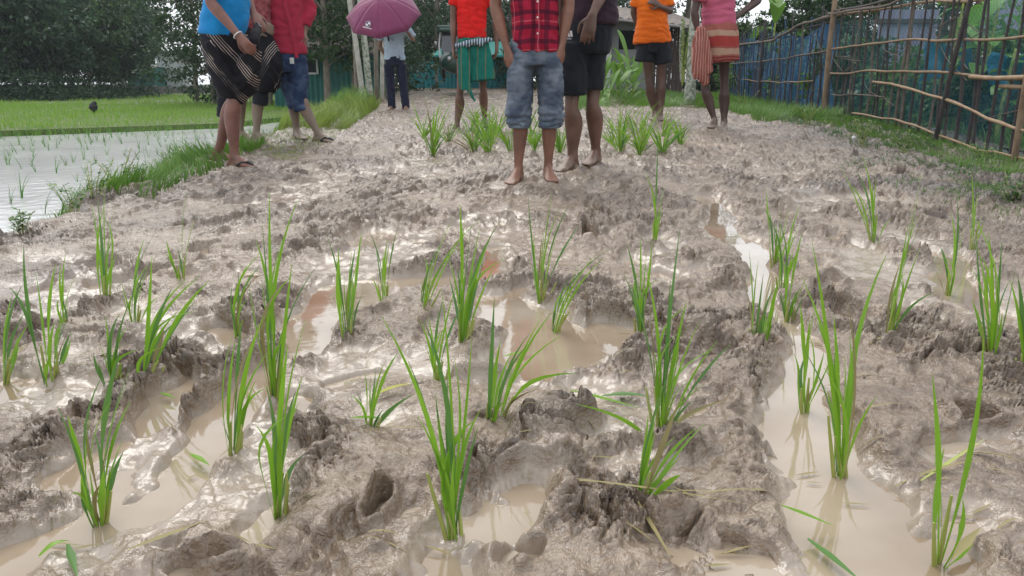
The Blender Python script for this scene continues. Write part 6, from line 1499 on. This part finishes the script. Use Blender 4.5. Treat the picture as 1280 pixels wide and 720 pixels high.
    make_tree('garden_tree', *W(1170, 30, 16).xy, .1, 4.6, 2.0, .12, 12000, 125, 'tree behind the upper right part of the fence', None, 'tree_leaf', low=.1, nb=18)
    make_tree('garden_tree', *W(1290, 30, 15).xy, .1, 4.6, 2.0, .12, 9000, 126, 'tree beyond the right edge of the photo', None, 'tree_leaf', low=.1, nb=18)
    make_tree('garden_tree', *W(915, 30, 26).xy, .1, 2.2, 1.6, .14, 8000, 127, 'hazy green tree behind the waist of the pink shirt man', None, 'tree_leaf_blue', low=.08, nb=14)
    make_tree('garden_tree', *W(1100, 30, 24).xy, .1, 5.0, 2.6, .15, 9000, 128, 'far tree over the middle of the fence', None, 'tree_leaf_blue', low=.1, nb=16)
    lab = ['left end', 'second from the left', 'behind the blue net', 'behind the brown post', 'right of the brown post', 'below the lavender wall', 'left of the blue tarpaulin', 'in front of the tarpaulin', 'right of the tarpaulin', 'behind the slanting stake', 'at the right edge', 'low at the right corner']
    for i, (px, Y, h, w) in enumerate(((935, 16.5, .9, .8), (958, 15.5, 1.2, .8), (990, 13.8, .9, .8), (1022, 12.2, 1.2, .7), (1052, 10.8, 1.15, .7), (1085, 10.0, 1.0, .7), (1115, 9.2, .8, .6), (1160, 8.4, .55, .6), (1215, 8.6, 1.2, .7), (1205, 7.6, .6, .45), (1262, 8.0, 1.2, .7), (1270, 6.6, .5, .45))):
        p = W(px, 60, Y); r2 = random.Random(i); bl = [((r2.uniform(-w, w)*.5, r2.uniform(-w, w)*.5, h*r2.uniform(.2, .85)), (w*.45, w*.45, h*.28)) for _ in range(7)]
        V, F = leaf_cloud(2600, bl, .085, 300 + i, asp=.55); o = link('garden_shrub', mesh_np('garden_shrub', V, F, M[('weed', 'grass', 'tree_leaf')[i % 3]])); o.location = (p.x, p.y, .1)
        tag(o, 'leafy shrub growing behind the fence, ' + lab[i], 'shrub', 'shrubs behind the bamboo fence')
    # big leaved plants
    def bigleaf(px, py, Y, h, n, L, label, m='big_leaf', asp=.45, name='broadleaf_plant', up=.5, z=None):
        b = W(px, py, Y); b.z = z if z is not None else .08 + .01*(Y - 4); e = empty(name, b, label, 'plant'); r3 = random.Random(int(px)); MB().tube([b - Vector((0, 0, .1)), b + Vector((.02, .02, h*.5)), b + Vector((.04, 0, h))], [.02, .016, .01], n=7).build('stem', M['rice_stem'], e)
        for k in range(n):
            a = k*2.4 + r3.random(); d = Vector((math.cos(a), math.sin(a), 0)); t = .25 + .75*k/n; c = b + Vector((.03*t, 0, h*t)); LL = L*r3.uniform(.7, 1.15); V = []; F = []; sd = d.cross(Vector((0, 0, 1))); el = up*r3.uniform(.3, 1.3)
            for j in range(8):
                q = j/7; cc = c + d*(LL*q*(1 - .15*q)) + Vector((0, 0, LL*(el*q - .75*q*q))); ww = LL*asp*math.sin(math.pi*min(.985, q*.93 + .05))**.75*.5
                V += [cc - sd*ww + Vector((0, 0, ww*.25)), cc, cc + sd*ww + Vector((0, 0, ww*.25))]
            for j in range(7): o = 3*j; F += [(o, o+1, o+4, o+3), (o+1, o+2, o+5, o+4)]
            obj('leaf', V, F, M[m], e)
        return e
    bigleaf(1235, 60, 6.9, 1.25, 13, .34, 'tall plant with big bright leaves behind the right end of the fence', asp=.62); bigleaf(1262, 70, 6.5, .75, 9, .26, 'plant with round pale leaves low behind the right end of the fence', asp=.7)
    bigleaf(1195, 40, 7.8, 1.45, 12, .28, 'light green leafy plant behind the fence, above the tarpaulin', asp=.5); bigleaf(1085, 90, 9.6, .7, 9, .24, 'broad leaved plant low behind the middle of the fence', asp=.55)
    bigleaf(968, 20, 14.2, 1.9, 10, .75, 'young banana plant with a hanging leaf above the fence', 'grass', .34, 'banana_plant', .9)
    zz = G(775, 112).z
    for i, (px, Y, h, n, L) in enumerate(((752, 14.5, .55, 13, .55), (772, 14.0, .5, 14, .6), (790, 14.8, .5, 12, .55), (760, 13.2, .3, 10, .42), (783, 15.6, .9, 12, .55), (742, 15.5, .7, 10, .5))):
        bigleaf(px, 100, Y, h, n, L, 'ginger-like plant with long pointed leaves, ' + ('behind the man in black', 'middle one before the hut', 'left of the man in orange', 'frontmost by the track', 'rearmost near the hut window', 'leftmost behind the black shorts')[i], 'grass', .17, 'ginger_plant', 1.5, z=.16)
    # weeds on the left bank
    r = random.Random(12)
    WL = [((118, 262), .22, 'leafy weed on the bank at the left water edge'), ((150, 245), .26, 'tallest weed on the left bank beside the pond'), ((175, 240), .18, 'weed in the middle of the grassy bank'), ((210, 218), .16, 'small weed below the flip-flops'), ((238, 205), .16, 'weed beside the heel of the man in blue'), ((95, 272), .15, 'weed at the near end of the grassy bank'), ((30, 300), .12, 'tiny weed at the left edge by the water')]
    for i, (px, h, l) in enumerate(WL): g = G(*px); weed_plant(g.x, g.y, g.z + .01, h, 60 + i, l, 'weed', 'weed_plant', 'weeds on the left bank', 6, .7, .03, 12)
    WR = [((1075, 185), .22, 'weed by the white flower at the fence foot'), ((1010, 160), .25, 'weed below the brown fence post'), ((1130, 195), .18, 'weed in front of the middle of the fence'), ((1262, 262), .16, 'small weed on the dug clods at the right edge'), ((930, 140), .3, 'weed at the left end of the fence'), ((1225, 212), .16, 'weed at the foot of the right hand stakes')]
    for i, (px, h, l) in enumerate(WR): g = G(*px); weed_plant(g.x, g.y, g.z + .02, h, 80 + i, l, 'weed', 'weed_plant', 'weeds along the fence', 7, .8, .035, 12)
    # power lines over the field
    for i, (z0, lab) in enumerate(((4.6, 'lowest power cable crossing before the wood'), (5.35, 'middle power cable crossing before the wood'), (5.6, 'upper power cable crossing before the wood'))):
        a, b_ = Vector((-34, 26, z0)), Vector((6, 44, z0 + 1.6)); pts = [a.lerp(b_, t) - Vector((0, 0, 1.2*4*t*(1 - t))) for t in [k/12 for k in range(13)]]
        o = MB().tube(pts, [.018]*13, n=5, res=2).build('power_cable', M['steel']); tag(o, lab, 'cable', 'power cables over the field')
build_people()
build_mud()
build_ground()
build_banks()
build_pond_plants()
build_fence()
build_far()
build_trees()
build_rice()
debris()

def build_haze():
    b = MB().box((0, 45, 9.0), (240, 190, 21.0)); o = b.build('haze', None, None, False) if False else None
    me = mesh_py('haze', b.V, b.F, None, False); o = link('haze', me); tag(o, kind='stuff')
    m = bpy.data.materials.new('humid_air'); m.use_nodes = True; t = m.node_tree; t.nodes.clear()
    v = t.nodes.new('ShaderNodeVolumePrincipled'); v.inputs['Color'].default_value = (.86, .92, 1, 1); v.inputs['Density'].default_value = .0008; v.inputs['Anisotropy'].default_value = .2
    out = t.nodes.new('ShaderNodeOutputMaterial'); t.links.new(v.outputs[0], out.inputs['Volume']); me.materials.append(m)
build_haze()
